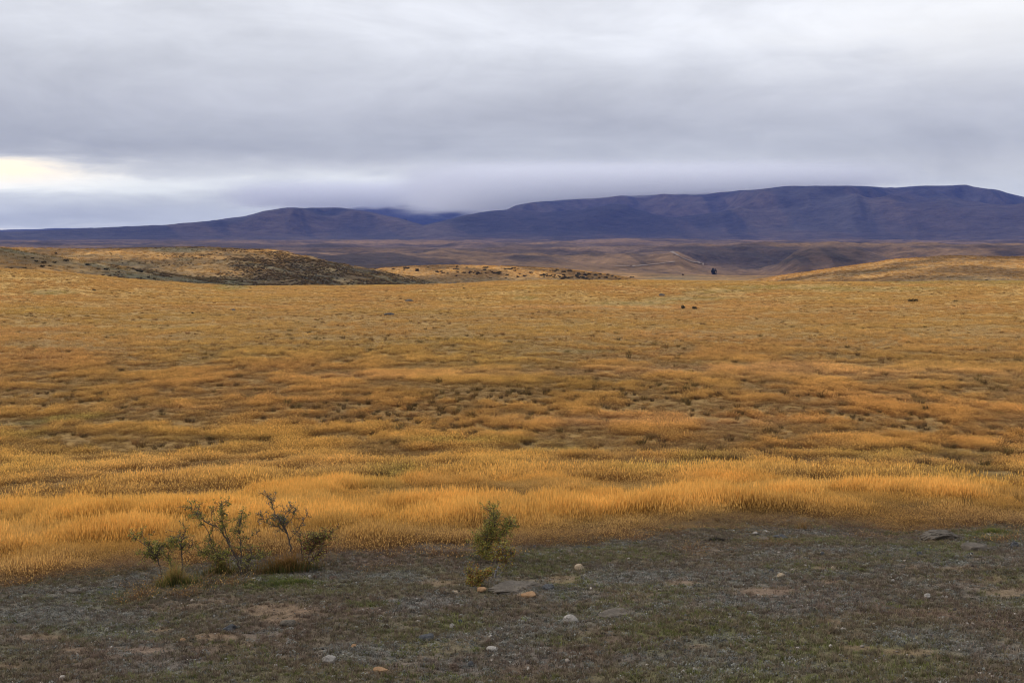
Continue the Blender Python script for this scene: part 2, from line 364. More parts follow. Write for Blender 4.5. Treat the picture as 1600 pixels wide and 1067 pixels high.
def cover(x, y, z):
    """returns base colour (n,3) for terrain and the grass-field variables"""
    d = np.hypot(x, y); az = np.arctan2(x, y)
    px, py = project(x, y, z)
    n = x.shape[0]
    ed = edge_d(az) + (fbm(x, y, 1.2, 3, 31) - .5) * 0.9
    w1 = (fbm(x, y, 1.1, 3, 32) - .5) * 2.2
    soil = np.clip(blobs(px, py, SOIL, w1) * 1.1 + sstep(.66, .76, fbm(x, y, 1.0, 4, 33)) * 0.5, 0, 1)
    grey = np.clip(blobs(px, py, GREY, w1 * 0.8) * 0.8 + sstep(.50, .64, fbm(x, y, 0.9, 4, 34)) * 0.6, 0, 1)
    green = np.clip(blobs(px, py, GREEN, w1 * 0.8) * 0.9 + sstep(.5, .66, fbm(x, y, 1.3, 4, 35)) * 0.35, 0, 1)
    c = np.tile(np.array([0.132, 0.104, 0.068]), (n, 1))
    c *= (0.75 + 0.5 * fbm(x, y, 0.35, 3, 36))[:, None]
    def mix(c, f, col): return c * (1 - f[:, None]) + np.array(col)[None, :] * f[:, None]
    c = mix(c, sstep(.5, .66, fbm(x, y, 3.2, 4, 37)) * .7, (0.140, 0.092, 0.064))
    c = mix(c, sstep(.5, .64, fbm(x, y, 2.6, 4, 38)) * .6, (0.125, 0.115, 0.052))
    c = mix(c, grey * 0.55, (0.185, 0.182, 0.165))
    c = mix(c, green * 0.8, (0.150, 0.150, 0.052))
    c = mix(c, soil * 0.55, (0.22, 0.135, 0.078))
    fg = 1 - sstep(-0.5, 0.8, d - ed)
    # under and beyond the grass
    wp = (fbm(x, y, 9, 3, 41) - .5) * 2.0
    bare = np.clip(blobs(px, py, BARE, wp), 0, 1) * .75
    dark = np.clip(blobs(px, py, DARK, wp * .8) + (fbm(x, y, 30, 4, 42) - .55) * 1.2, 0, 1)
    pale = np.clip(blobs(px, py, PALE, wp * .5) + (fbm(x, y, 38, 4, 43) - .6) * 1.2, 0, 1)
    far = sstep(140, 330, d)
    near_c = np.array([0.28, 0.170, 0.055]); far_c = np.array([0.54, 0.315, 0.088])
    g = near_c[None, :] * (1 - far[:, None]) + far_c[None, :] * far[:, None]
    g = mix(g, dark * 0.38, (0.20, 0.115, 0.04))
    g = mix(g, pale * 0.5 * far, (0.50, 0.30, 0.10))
    g = mix(g, bare * 0.75, (0.15, 0.125, 0.055))
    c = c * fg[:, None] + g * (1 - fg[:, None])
    # mid hills: dry grass, with green-grey scrubby flanks where mapped
    hill = sstep(360, 440, d)
    h = np.tile(np.array([0.32, 0.172, 0.050]), (n, 1)) * (0.55 + .9 * sstep(.3, .7, fbm(x, y, 40, 6, 44)))[:, None]
    sc = blobs(px, py, [(500, 432, 180, 30, 1.0, .16), (600, 440, 100, 16, 1.0, .1), (420, 412, 60, 12, .5, .3), (320, 440, 150, 12, .9, .06), (230, 420, 60, 8, .5, .15)], (fbm(x, y, 30, 4, 45) - .5) * 1.6)
    sc = np.clip(sc * 1.3, 0, 1) * (d > 440) * (d < 860)
    st = fbm(x * 0.5 + y * 0.25, y * 0.9 - x * 0.5, 16, 4, 46)
    h = mix(h, sc * (0.6 + 0.35 * sstep(.42, .58, st)), (0.052, 0.048, 0.032))
    h = mix(h, sc * sstep(.54, .64, fbm(x, y, 11, 3, 47)) * .45, (0.24, 0.18, 0.09))
    gr = blobs(px, py, [(110, 413, 180, 9, 1.0, .17), (0, 390, 60, 10, 1, .17), (60, 405, 60, 5, .0, .2), (290, 434, 120, 10, 1., .12)], (fbm(x, y, 30, 3, 48) - .5) * 1.2) * (d < 560) * (d > 400)
    h = mix(h, np.clip(gr * 1.2, 0, 1) * .85 * (.5 + .5 * sstep(.42, .56, fbm(x, y, 18, 5, 50))), (0.095, 0.085, 0.045))
    gb = blobs(px, py, [(275, 391, 50, 4), (140, 400, 60, 2.5, .7), (290, 405, 16, 3, .8), (180, 412, 80, 5, .5), (260, 420, 90, 8, .4), (650, 442, 70, 5, .9), (1120, 438, 60, 5, .5),
                         (1060, 437, 50, 7, .9), (820, 438, 120, 5, .6), (1530, 437, 70, 6, .8), (1440, 441, 60, 5, .7), (1300, 432, 80, 2.5, .5, -.1), (1400, 421, 90, 2, .5, -.1), (1500, 408, 90, 2, .4)],  # thin strips on the right golden hill are painted shading bands
               (fbm(x, y, 25, 3, 49) - .5) * 1.2)
    h = mix(h, np.clip(gb, 0, 1) * .75, (0.12, 0.11, 0.065))
    c = c * (1 - hill[:, None]) + h * hill[:, None]
    # valley country: browner, purple-brown heath and tan flats
    val = sstep(1350, 1900, d)
    v = np.tile(np.array([0.088, 0.054, 0.036]), (n, 1)) * (0.4 + 1.2 * sstep(.33, .67, fbm(x, y * .7, 300, 6, 51)))[:, None]
    tan = sstep(.52, .66, fbm(x, y * 0.6, 360, 5, 52))
    v = mix(v, tan * 0.6, (0.22, 0.125, 0.055))
    heath = sstep(.46, .60, fbm(x, y * 0.7, 300, 5, 53))
    v = mix(v, heath * 0.75, (0.042, 0.030, 0.028))
    fl = blobs(px, py, [(1150, 428, 110, 6), (1000, 380, 160, 3, .6), (520, 390, 160, 3, .6), (1480, 388, 130, 4, .7), (860, 388, 120, 3, .6), (1080, 416, 90, 5, .8)], (fbm(x, y, 300, 3, 54) - .5) * 1.4)
    v = mix(v, fl * .5, (0.21, 0.12, 0.055))
    es = blobs(px, py, [(1225, 402, 130, 13, 1.0, .02), (910, 396, 60, 3.5, .8, .1), (820, 402, 50, 3, .7), (1470, 386, 90, 2.5, .9), (700, 398, 80, 3, .6), (1180, 387, 150, 1.8, .8), (1320, 390, 90, 4, .8), (1300, 408, 70, 9, .55), (1000, 402, 34, 5, .8, .3), (1020, 412, 40, 4, .8)], (fbm(x, y, 140, 4, 55) - .5) * 1.0) * (d > 1900) * (d < 3600)
    v = mix(v, np.clip(es, 0, 1) * (0.55 + 0.45 * sstep(.42, .54, fbm(az * 3000 + (d - 3000) * .35, d * .12, 34, 3, 56))), (0.028, 0.021, 0.02))
    c = c * (1 - val[:, None]) + v * val[:, None]
    mt = sstep(6500, 9000, d)
    m = np.tile(np.array([0.034, 0.029, 0.027]), (n, 1)) * (0.4 + 1.2 * sstep(.33, .67, fbm(x, y * 0.5, 1100, 7, 61)))[:, None]
    m = mix(m, sstep(.52, .66, fbm(x, y * .4, 900, 6, 62)) * .65, (0.080, 0.055, 0.038))
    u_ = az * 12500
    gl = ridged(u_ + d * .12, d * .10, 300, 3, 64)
    m = mix(m, sstep(.45, .25, gl) * .0 + (1 - sstep(.30, .55, gl)) * .85, (0.020, 0.017, 0.018))  # dark gully streaks painted in to strengthen the weak relief shading
    m = mix(m, sstep(.54, .68, fbm(u_ + d * .3, d * .2, 500, 5, 65)) * .5, (0.095, 0.066, 0.046))
    m = mix(m, sstep(.52, .66, fbm(x, y * .5, 1500, 5, 63)) * .5, (0.030, 0.024, 0.026))
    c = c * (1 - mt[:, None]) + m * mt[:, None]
    return c, dict(d=d, az=az, px=px, py=py, ed=ed, fg=fg, soil=soil, grey=grey, green=green, bare=bare, dark=dark, pale=pale)

# ------------------------------------------------------------------ materials
def new_mat(name):
    m = bpy.data.materials.new(name); m.use_nodes = True
    t = m.node_tree; t.nodes.clear()
    o = t.nodes.new('ShaderNodeOutputMaterial'); b = t.nodes.new('ShaderNodeBsdfPrincipled')
    b.inputs['Roughness'].default_value = 0.9; b.inputs['Specular IOR Level'].default_value = 0.15
    t.links.new(b.outputs[0], o.inputs[0])
    return m, t, b, o
def pos(t): return S(t, t.nodes.new('ShaderNodeNewGeometry').outputs['Position'])
def bump(t, b, h, strength, dist):
    n = t.nodes.new('ShaderNodeBump'); n.inputs['Strength'].default_value = strength; n.inputs['Distance'].default_value = dist
    t.links.new(h.k, n.inputs['Height']); t.links.new(n.outputs[0], b.inputs['Normal'])

def terrain_mat(name, s1, s2, amp, bd, spots=None, spotcol=(0.08, 0.05, 0.03)):
    m, t, b, o = new_mat(name)
    a = t.nodes.new('ShaderNodeAttribute'); a.attribute_name = 'cover'
    col = S(t, a.outputs['Color']); p = pos(t)
    n1 = noise(t, p, s1, 5, 0.65); n2 = noise(t, p, s2, 4, 0.7)
    k = (n1 - 0.5) * amp + (n2 - 0.5) * amp + 1.0
    v = t.nodes.new('ShaderNodeVectorMath'); v.operation = 'SCALE'
    t.links.new(col.k, v.inputs[0]); t.links.new(k.mx(0.15).k, v.inputs['Scale'])
    c = S(t, v.outputs[0])
    if spots:
        for sscale, lo, hi, f in spots:
            q = noise(t, p, sscale, 2, 0.5).ss(lo, hi) * f
            c = mixc(t, q, c, spotcol)
    t.links.new(c.k, b.inputs['Base Color'])
    bump(t, b, n1 + n2 * 0.6, 1.0, bd)
    return m
M_FG = terrain_mat('stony_turf', 9.0, 60.0, 1.5, 0.035, [(38, .58, .66, .7)], (0.03, 0.022, 0.018))
M_PLAIN = terrain_mat('dry_grassland', 1.1, 0.3, 1.0, 0.25, [(0.9, .60, .67, .65), (0.35, .60, .68, .35)], (0.10, 0.058, 0.022))
M_HILL = terrain_mat('hill_grass', 0.25, 0.07, 1.9, 1.6, [(0.30, .58, .64, .65), (.12, .57, .66, .5)], (0.085, 0.062, 0.034))
M_VALLEY = terrain_mat('valley_heath', 0.05, 0.014, 2.0, 9.0, [(0.03, .58, .68, .45)], (0.055, 0.042, 0.036))
M_MOUNT = terrain_mat('mountain_heath', 0.012, 0.004, 1.8, 45.0, [(0.005, .55, .7, .3)], (0.05, 0.042, 0.042))

# ------------------------------------------------------------------ mesh helpers
def link(o): SC.collection.objects.link(o); return o
def tag(o, label=None, cat=None, group=None, kind=None):
    if label: o['label'] = label
    if cat: o['category'] = cat
    if group: o['group'] = group
    if kind: o['kind'] = kind
    return o
def mesh_np(name, V, faces_flat, loop_tot, mat, smooth=False, parent=None, do_link=True):
    me = bpy.data.meshes.new(name)
    V = np.ascontiguousarray(V, dtype=np.float32); me.vertices.add(len(V)); me.vertices.foreach_set('co', V.ravel())
    faces_flat = np.ascontiguousarray(faces_flat, dtype=np.int32)
    me.loops.add(len(faces_flat)); me.loops.foreach_set('vertex_index', faces_flat)
    lt = np.ascontiguousarray(loop_tot, dtype=np.int32)
    me.polygons.add(len(lt)); me.polygons.foreach_set('loop_start', np.concatenate([[0], np.cumsum(lt)[:-1]]).astype(np.int32))
    me.polygons.foreach_set('loop_total', lt)
    if smooth: me.polygons.foreach_set('use_smooth', np.ones(len(lt), dtype=bool))
    me.update(calc_edges=True)
    if mat: me.materials.append(mat)
    o = bpy.data.objects.new(name, me)
    if do_link: link(o)
    if parent: o.parent = parent
    return o
def set_color(o, name, C, domain='POINT'):
    a = o.data.color_attributes.new(name=name, type='FLOAT_COLOR', domain=domain)
    C4 = np.ones((len(C), 4), dtype=np.float32); C4[:, :3] = C; a.data.foreach_set('color', C4.ravel())

# ------------------------------------------------------------------ the land: polar sheets that share their borders
AZ = np.concatenate([np.linspace(-180, -34, 38)[:-1], np.linspace(-34, 34, 950), np.linspace(34, 180, 38)[1:]]) * math.pi / 180
def sheet(name, dd, mat, label):
    A, Dm = np.meshgrid(AZ, dd)
    x = (np.sin(A) * Dm).ravel(); y = (np.cos(A) * Dm).ravel()
    z = height(x, y)
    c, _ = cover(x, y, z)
    nr, nc = A.shape
    i = np.arange(nr * nc).reshape(nr, nc)
    q = np.stack([i[:-1, :-1], i[:-1, 1:], i[1:, 1:], i[1:, :-1]], -1).reshape(-1, 4)[:, ::-1]
    o = mesh_np(name, np.stack([x, y, z], 1), q.ravel(), np.full(len(q), 4), mat, True)
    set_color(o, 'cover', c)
    tag(o, label=label, kind='structure')
    return o
d_fg = np.concatenate([np.linspace(0.05, 8.0, 24)[:-1], np.geomspace(8.0, 22.0, 300)])
d_pl = np.concatenate([[22.0], np.geomspace(22, 90, 90)[1:], np.geomspace(90, 430, 150)[1:]])
d_hi = np.concatenate([[430.0], np.geomspace(430, 1600, 230)[1:]])
d_va = np.concatenate([[1600.0], np.geomspace(1600, 3500, 130)[1:], np.geomspace(3500, 7600, 50)[1:]])
d_mt = np.concatenate([[7600.0], np.geomspace(7600, 20000, 200)[1:]])
sheet('ground', d_fg, M_FG, 'stony turf of grey mats, moss and bare soil in front of the grass')
sheet('field', d_pl, M_PLAIN, 'open plain of golden dry grass running to the low hills')
sheet('hill', d_hi, M_HILL, 'low golden hills with scrubby flanks beyond the plain')
sheet('terrain', d_va, M_VALLEY, 'brown valley country with a dark escarpment below the mountains')
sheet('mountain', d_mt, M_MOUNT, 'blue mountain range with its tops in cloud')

# ------------------------------------------------------------------ instanced ground vegetation
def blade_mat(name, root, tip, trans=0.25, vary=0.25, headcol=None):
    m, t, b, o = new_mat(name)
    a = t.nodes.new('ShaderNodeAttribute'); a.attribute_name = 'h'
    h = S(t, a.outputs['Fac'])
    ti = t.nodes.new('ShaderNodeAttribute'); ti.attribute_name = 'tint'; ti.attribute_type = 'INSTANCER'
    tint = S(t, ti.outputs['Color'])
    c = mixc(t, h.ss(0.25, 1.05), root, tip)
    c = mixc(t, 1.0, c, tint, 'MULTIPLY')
    oi = t.nodes.new('ShaderNodeObjectInfo'); rnd = S(t, oi.outputs['Random'])
    p = pos(t)
    k = (rnd - 0.5) * vary + (noise(t, p, 7.0, 2) - 0.5) * vary + 1.0
    v = t.nodes.new('ShaderNodeVectorMath'); v.operation = 'SCALE'
    t.links.new(c.k, v.inputs[0]); t.links.new(k.k, v.inputs['Scale'])
    t.links.new(v.outputs[0], b.inputs['Base Color'])
    b.inputs['Roughness'].default_value = 0.7
    if trans > 0:
        tr = t.nodes.new('ShaderNodeBsdfTranslucent'); t.links.new(v.outputs[0], tr.inputs[0])
        mx = t.nodes.new('ShaderNodeMixShader'); mx.inputs[0].default_value = trans
        t.links.new(b.outputs[0], mx.inputs[1]); t.links.new(tr.outputs[0], mx.inputs[2]); t.links.new(mx.outputs[0], o.inputs[0])
    return m

def tuft(name, nb, h, rad, width, lean, mat, seed, head=0.0, curl=0.25):
    r = np.random.default_rng(seed)
    V = []; Fc = []; LT = []; Hh = []
    for i in range(nb):
        a = r.uniform(0, 2 * math.pi); rr = rad * math.sqrt(r.uniform())
        bx, by = rr * math.cos(a), rr * math.sin(a)
        hh = h * (r.uniform(0.35, 1.12)); ub = r.uniform(.55, 1.2); la = a + r.normal(0, 0.7); L = lean * r.uniform(0.1, 1.0) * (0.4 + rr / max(rad, 1e-6))
        fa = r.uniform(0, math.pi); w = width * r.uniform(0.6, 1.3)
        wx, wy = math.cos(fa) * w / 2, math.sin(fa) * w / 2
        p1 = (bx + math.cos(la) * L * hh * .4, by + math.sin(la) * L * hh * .4, hh * .55)
        p2 = (bx + math.cos(la) * L * hh * (1 + curl), by + math.sin(la) * L * hh * (1 + curl), hh * (1 - 0.25 * L))
        k = len(V)
        V += [(bx - wx, by - wy, -0.03), (bx + wx, by + wy, -0.03), (p1[0] + wx * .8, p1[1] + wy * .8, p1[2]), (p1[0] - wx * .8, p1[1] - wy * .8, p1[2]), p2]
        Hh += [0, 0, hh / h * .55 * ub, hh / h * .55 * ub, hh / h * ub]
        Fc += [k, k+1, k+2, k+3, k+3, k+2, k+4]; LT += [4, 3]
        if head and r.uniform() < head:
            # a loose seed head: small sliver at the tip
            k = len(V); s = w * 1.5; l2 = hh * 0.16
            V += [(p2[0], p2[1], p2[2] - l2), (p2[0] + wx * 2.4, p2[1] + wy * 2.4, p2[2] - l2 * .3), (p2[0], p2[1], p2[2] + l2 * .5), (p2[0] - wx * 2.4, p2[1] - wy * 2.4, p2[2] - l2 * .4)]
            Hh += [1, 1, 1, 1]; Fc += [k, k+1, k+2, k+3]; LT += [4]
    o = mesh_np(name, np.array(V), Fc, LT, mat, False, do_link=False)
    at = o.data.attributes.new('h', 'FLOAT', 'POINT'); at.data.foreach_set('value', np.clip(np.array(Hh, dtype=np.float32), 0, 1))
    return o

def scatter(name, P, scale, tint, protos, label, tilt=0.12, cat=None):
    """one growth object: points that carry their own scale, turn and tint"""
    n = len(P)
    me = bpy.data.meshes.new(name); me.vertices.add(n); me.vertices.foreach_set('co', np.ascontiguousarray(P, dtype=np.float32).ravel())
    rot = np.stack([rng.normal(0, tilt, n), rng.normal(0, tilt, n), rng.uniform(0, 6.283, n)], 1).astype(np.float32)
    a = me.attributes.new('rot', 'FLOAT_VECTOR', 'POINT'); a.data.foreach_set('vector', rot.ravel())
    if scale.ndim == 1: scale = np.repeat(scale[:, None], 3, 1)
    a = me.attributes.new('scl', 'FLOAT_VECTOR', 'POINT'); a.data.foreach_set('vector', np.ascontiguousarray(scale, dtype=np.float32).ravel())
    C4 = np.ones((n, 4), dtype=np.float32); C4[:, :3] = tint
    a = me.attributes.new('tint', 'FLOAT_COLOR', 'POINT'); a.data.foreach_set('color', C4.ravel())
    a = me.attributes.new('pick', 'INT', 'POINT'); a.data.foreach_set('value', rng.integers(0, len(protos), n).astype(np.int32))
    o = link(bpy.data.objects.new(name, me))
    col = bpy.data.collections.new(name + '_forms')
    for q in protos: col.objects.link(q)
    g = bpy.data.node_groups.new(name + '_growth', 'GeometryNodeTree')
    g.interface.new_socket('Geometry', in_out='INPUT', socket_type='NodeSocketGeometry')
    g.interface.new_socket('Geometry', in_out='OUTPUT', socket_type='NodeSocketGeometry')
    gi = g.nodes.new('NodeGroupInput'); go = g.nodes.new('NodeGroupOutput')
    ci = g.nodes.new('GeometryNodeCollectionInfo'); ci.inputs['Collection'].default_value = col
    ci.inputs['Separate Children'].default_value = True; ci.inputs['Reset Children'].default_value = True
    ip = g.nodes.new('GeometryNodeInstanceOnPoints'); ip.inputs['Pick Instance'].default_value = True
    def attr(nm, ty):
        q = g.nodes.new('GeometryNodeInputNamedAttribute'); q.data_type = ty; q.inputs[0].default_value = nm
        return q.outputs[0]
    g.links.new(gi.outputs[0], ip.inputs['Points']); g.links.new(ci.outputs[0], ip.inputs['Instance'])
    g.links.new(attr('pick', 'INT'), ip.inputs['Instance Index'])
    e2r = g.nodes.new('FunctionNodeEulerToRotation'); g.links.new(attr('rot', 'FLOAT_VECTOR'), e2r.inputs[0])
    g.links.new(e2r.outputs[0], ip.inputs['Rotation']); g.links.new(attr('scl', 'FLOAT_VECTOR'), ip.inputs['Scale'])
    g.links.new(ip.outputs[0], go.inputs[0])
    md = o.modifiers.new('growth', 'NODES'); md.node_group = g
    tag(o, label=label, kind='stuff')
    return o

def wedge(d0, d1, n, power=1.0, half=29.5):
    """random points over the ground between two distances"""
    u = rng.uniform(size=n)
    d = (d0 ** (2 * power) + u * (d1 ** (2 * power) - d0 ** (2 * power))) ** (1 / (2 * power))
    a = rng.uniform(-R(half), R(half), n)
    return np.sin(a) * d, np.cos(a) * d

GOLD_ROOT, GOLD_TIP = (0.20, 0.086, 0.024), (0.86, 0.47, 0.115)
M_GRASS = blade_mat('golden_grass', GOLD_ROOT, GOLD_TIP, 0.3, 0.35)
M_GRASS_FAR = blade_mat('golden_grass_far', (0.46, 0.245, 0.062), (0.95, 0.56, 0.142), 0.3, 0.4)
M_TUSS = blade_mat('brown_tussock', (0.075, 0.046, 0.018), (0.28, 0.155, 0.048), 0.15, 0.4)
M_TURF = blade_mat('low_turf', (0.6, 0.6, 0.6), (1.0, 1.0, 1.0), 0.1, 0.5)
M_GREENGRASS = blade_mat('green_grass', (0.05, 0.06, 0.018), (0.20, 0.19, 0.045), 0.3, 0.4)
M_RUST = blade_mat('rusty_grass', (0.06, 0.055, 0.015), (0.34, 0.16, 0.045), 0.3, 0.5)

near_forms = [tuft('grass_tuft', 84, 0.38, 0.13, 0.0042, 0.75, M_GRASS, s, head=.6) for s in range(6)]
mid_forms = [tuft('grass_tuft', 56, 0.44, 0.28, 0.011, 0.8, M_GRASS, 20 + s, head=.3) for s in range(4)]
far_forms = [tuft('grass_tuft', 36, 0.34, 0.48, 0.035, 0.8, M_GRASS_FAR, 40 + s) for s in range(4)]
tus_forms = [tuft('tussock_tuft', 70, 0.55, 0.22, 0.022, 1.0, M_TUSS, 60 + s) for s in range(4)]

def sward(x, y):
    """how tall and how thick the golden grass grows here: soft swells with thin gaps between"""
    a = fbm(x, y, 5.0, 2, 71); b = fbm(x, y, 1.5, 2, 72); c_ = fbm(x, y, 15, 2, 73)
    return sstep(.37, .60, a * .50 + b * .34 + c_ * .16)

TUSS = []
def plan_tussock(px, py, wpx, label, group=None, hk=1.0):
    B = hit(px, py, dmin=16, dmax=420); mpp = math.hypot(B.y, B.z - ZC) / F
    TUSS.append((B, wpx * mpp / 1.15, label, group, hk))
for a in [(722, 717, 19, 'round dark tussock beside the bare streak near the middle'), (824, 695, 22, 'dark tussock at the left end of the bare streak'), (940, 698, 14, 'small dark tussock at the right end of the bare streak'),
          (1114, 731, 20, 'dark tussock on bare ground below the middle right'), (1243, 720, 28, 'wide brown tussock on bare ground right of its greener neighbour'), (1417, 704, 24, 'brown tussock left of the broadest one'),
          (1488, 722, 42, 'broadest dark tussock, on bare ground at right'), (858, 735, 22, 'olive brown tussock below the bare streak'), (1163, 794, 20, 'small dark tussock deep in the nearest grass at right'),
          (590, 751, 40, 'broad dull tussock in the grass left of the middle'), (1156, 720, 12, 'small tussock between two bigger ones at right'), (1345, 708, 20, 'pale brown tussock on the bare ground at right'),
          (1400, 740, 30, 'wide dull tussock in front of the brown one at right'), (330, 694, 18, 'dark tussock in the brown land at left'), (356, 735, 12, 'small dark tussock in the golden sward at left'),
          (1330, 657, 14, 'dark tussock near the right end of the brown band'), (672, 748, 30, 'broad brownish tussock left of the round dark one')]:
    plan_tussock(*a)
third = lambda p: 'left' if p < 530 else 'middle' if p < 1070 else 'right'
for _ in range(26):
    px_ = rng.uniform(0, 1600); py_ = rng.uniform(750, 806)
    plan_tussock(px_, py_, rng.uniform(16, 30), 'dull brown tussock in the nearest tall grass, ' + third(px_) + ' third of the photo', 'dull tussocks in the nearest tall grass', rng.uniform(.7, .95))
cnt = 0
while cnt < 250:
    px_ = rng.uniform(-10, 1610); py_ = rng.triangular(590, 640, 740)
    if rng.uniform() > .06 + float(blobs(np.array([px_]), np.array([py_]), DARK)[0]): continue
    plan_tussock(px_, py_, rng.uniform(.7, 1.25) * (8 + (py_ - 590) * .09), 'dark tussock in the ' + ('nearer' if py_ > 660 else 'farther') + ' golden grass, ' + third(px_) + ' third of the photo',
                 'dark tussocks over the middle of the plain', rng.uniform(.8, 1.1)); cnt += 1
TX = np.array([t[0].x for t in TUSS]); TY = np.array([t[0].y for t in TUSS]); TS = np.array([t[1] for t in TUSS])
def tussock_clearing(x, y):
    m = np.zeros(len(x), dtype=np.float32)
    for tx, ty, ts in zip(TX, TY, TS):
        k = np.nonzero((np.abs(x - tx) < ts * 2.5) & (y > ty - 9 * ts) & (y < ty + ts * 1.5))[0]
        dxx = (x[k] - tx) / (ts * .95); dyy = np.where(y[k] < ty, (y[k] - ty) / (5.0 * ts), (y[k] - ty) / (.7 * ts))
        m[k] = np.maximum(m[k], np.exp(-(dxx ** 2 + dyy ** 2) ** 1.5))
    return m

def grow(d0, d1, n, forms, name, label, sc, hmin=0.36, thin=0.52, fin=None, fout=None):
    x, y = wedge(d0, d1, n)
    z = height(x, y); c, f = cover(x, y, z)
    s = sward(x, y)
    edge = sstep(-0.5, 2.2, f['d'] - f['ed'] + (fbm(x, y, .8, 2, 79) - .5) * 1.6)
    keep = (rng.uniform(size=n) < np.clip((thin + (1 - thin) * s) * (1 - .75 * f['bare']) * (1 - .35 * f['dark']), 0, 1) * (.3 + .7 * edge)) & ((f['d'] > f['ed'] - .5) | ((rng.uniform(size=n) < .16 * sstep(.5, .6, fbm(x, y, 1.4, 3, 93))) & (f['d'] > f['ed'] - 2.6)))
    if fin: keep &= rng.uniform(size=n) < sstep(fin[0], fin[1], f['d'])
    if fout: keep &= rng.uniform(size=n) < 1 - sstep(fout[0], fout[1], f['d'])
    hgt = (hmin + (1.15 - hmin) * s) * (0.22 + .78 * edge) * (1 - .4 * f['bare']) * rng.uniform(.8, 1.15, n) * (1 - .25 * f['dark'])
    nz = 1 - sstep(42, 60, f['d'])
    md = sstep(.34, .64, fbm(x, y, 1.5, 2, 88)); md2 = sstep(.3, .7, fbm(x, y, .7, 2, 89))
    hgt *= 1 + nz * (-.62 + .92 * md * (.7 + .3 * md2))
    tint = np.ones((n, 3)) * (1 - nz * .34 * (1 - md))[:, None]
    tcl = tussock_clearing(x, y)
    hgt *= 1 - .72 * tcl; keep &= rng.uniform(size=n) > .75 * tcl
    lo = 1 - s
    big = fbm(x, y, 24, 3, 75)
    tint *= (1 - 0.34 * lo * (1 - .5 * sstep(90, 200, f['d'])))[:, None]
    tint *= (0.80 + 0.40 * fbm(x, y, 1.1, 2, 70) + .0)[:, None]
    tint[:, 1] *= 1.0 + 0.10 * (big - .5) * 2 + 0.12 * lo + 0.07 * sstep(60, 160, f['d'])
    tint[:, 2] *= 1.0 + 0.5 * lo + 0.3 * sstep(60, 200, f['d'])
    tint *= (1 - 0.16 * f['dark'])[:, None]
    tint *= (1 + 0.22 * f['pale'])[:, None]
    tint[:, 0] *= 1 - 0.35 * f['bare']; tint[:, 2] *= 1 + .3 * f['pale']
    tint *= (0.82 + 0.36 * rng.uniform(size=n))[:, None]
    # the thin fringe next to the turf is greyer and browner
    fr = (1 - edge)[:, None]
    tint = tint * (1 - .6 * fr) + np.array([.42, .50, .95]) * .6 * fr
    P = np.stack([x, y, z], 1)[keep]
    S3 = np.stack([sc * rng.uniform(.85, 1.2, n), sc * rng.uniform(.85, 1.2, n), sc * hgt], 1)[keep]
    return scatter(name, P, S3, tint[keep], forms, label)

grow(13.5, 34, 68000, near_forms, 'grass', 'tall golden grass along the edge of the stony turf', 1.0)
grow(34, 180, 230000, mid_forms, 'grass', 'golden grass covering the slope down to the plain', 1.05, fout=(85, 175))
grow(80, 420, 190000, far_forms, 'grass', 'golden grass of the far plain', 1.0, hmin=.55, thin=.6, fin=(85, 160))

# dark tussocks too many to count, further out
def tussock_field(d0, d1, n, name, label, sc):
    x, y = wedge(d0, d1, n); z = height(x, y); c, f = cover(x, y, z)
    p = np.clip(0.07 + f['dark'] * 0.75 * sstep(.45, .6, fbm(x, y, 3.0, 2, 77)) + 0.12 * sstep(.5, .62, fbm(x, y, 11, 3, 78)), 0, 1) * (1 - .5 * f['bare'])
    keep = (rng.uniform(size=n) < p) & (f['d'] > f['ed'] + 8)
    s = sc * rng.uniform(.6, 1.2, n)
    t = (1.0 + .75 * sstep(110, 260, f['d']))[:, None] * np.array([1.15, 1.1, 1]) * rng.uniform(.8, 1.7, (n, 1)) * np.stack([rng.uniform(.9, 1.15, n), rng.uniform(.9, 1.15, n), np.ones(n)], 1)
    return scatter(name, np.stack([x, y, z], 1)[keep], np.stack([s, s, s * (1.05 - .35 * sstep(110, 220, f['d']))], 1)[keep], t[keep], tus_forms, label)
tussock_field(60, 420, 27000, 'tussock_growth', 'dark brown tussocks thick over the plain', 1.15)

# ------------------------------------------------------------------ turf of the foreground
turf_forms = [tuft('turf_tuft', 16, 0.045, 0.035, 0.006, 0.9, M_TURF, 80 + s) for s in range(4)]
def mat_tuft(seed):
    """low cushion leaves of a mat plant"""
    r = np.random.default_rng(seed); V = []; Fc = []; LT = []; Hh = []
    for i in range(18):
        a = r.uniform(0, 6.283); rr = 0.04 * math.sqrt(r.uniform()); c_ = np.array([rr * math.cos(a), rr * math.sin(a), r.uniform(0.0, 0.016)])
        u = r.normal(size=3); u[2] *= .5; u /= np.linalg.norm(u); w = np.cross(u, (0.1, 0.2, 1.0)); w /= np.linalg.norm(w)
        s = r.uniform(.006, .013); k = len(V)
        V += [tuple(c_ - u * s), tuple(c_ + w * s * .6), tuple(c_ + u * s), tuple(c_ - w * s * .6)]
        Hh += [r.uniform(.2, 1)] * 4; Fc += [k, k+1, k+2, k+3]; LT.append(4)
    o = mesh_np('mat_leaf_cluster', np.array(V), Fc, LT, M_TURF, False, do_link=False)
    at = o.data.attributes.new('h', 'FLOAT', 'POINT'); at.data.foreach_set('value', np.array(Hh, dtype=np.float32)); return o
mat_forms = [mat_tuft(s) for s in range(4)]
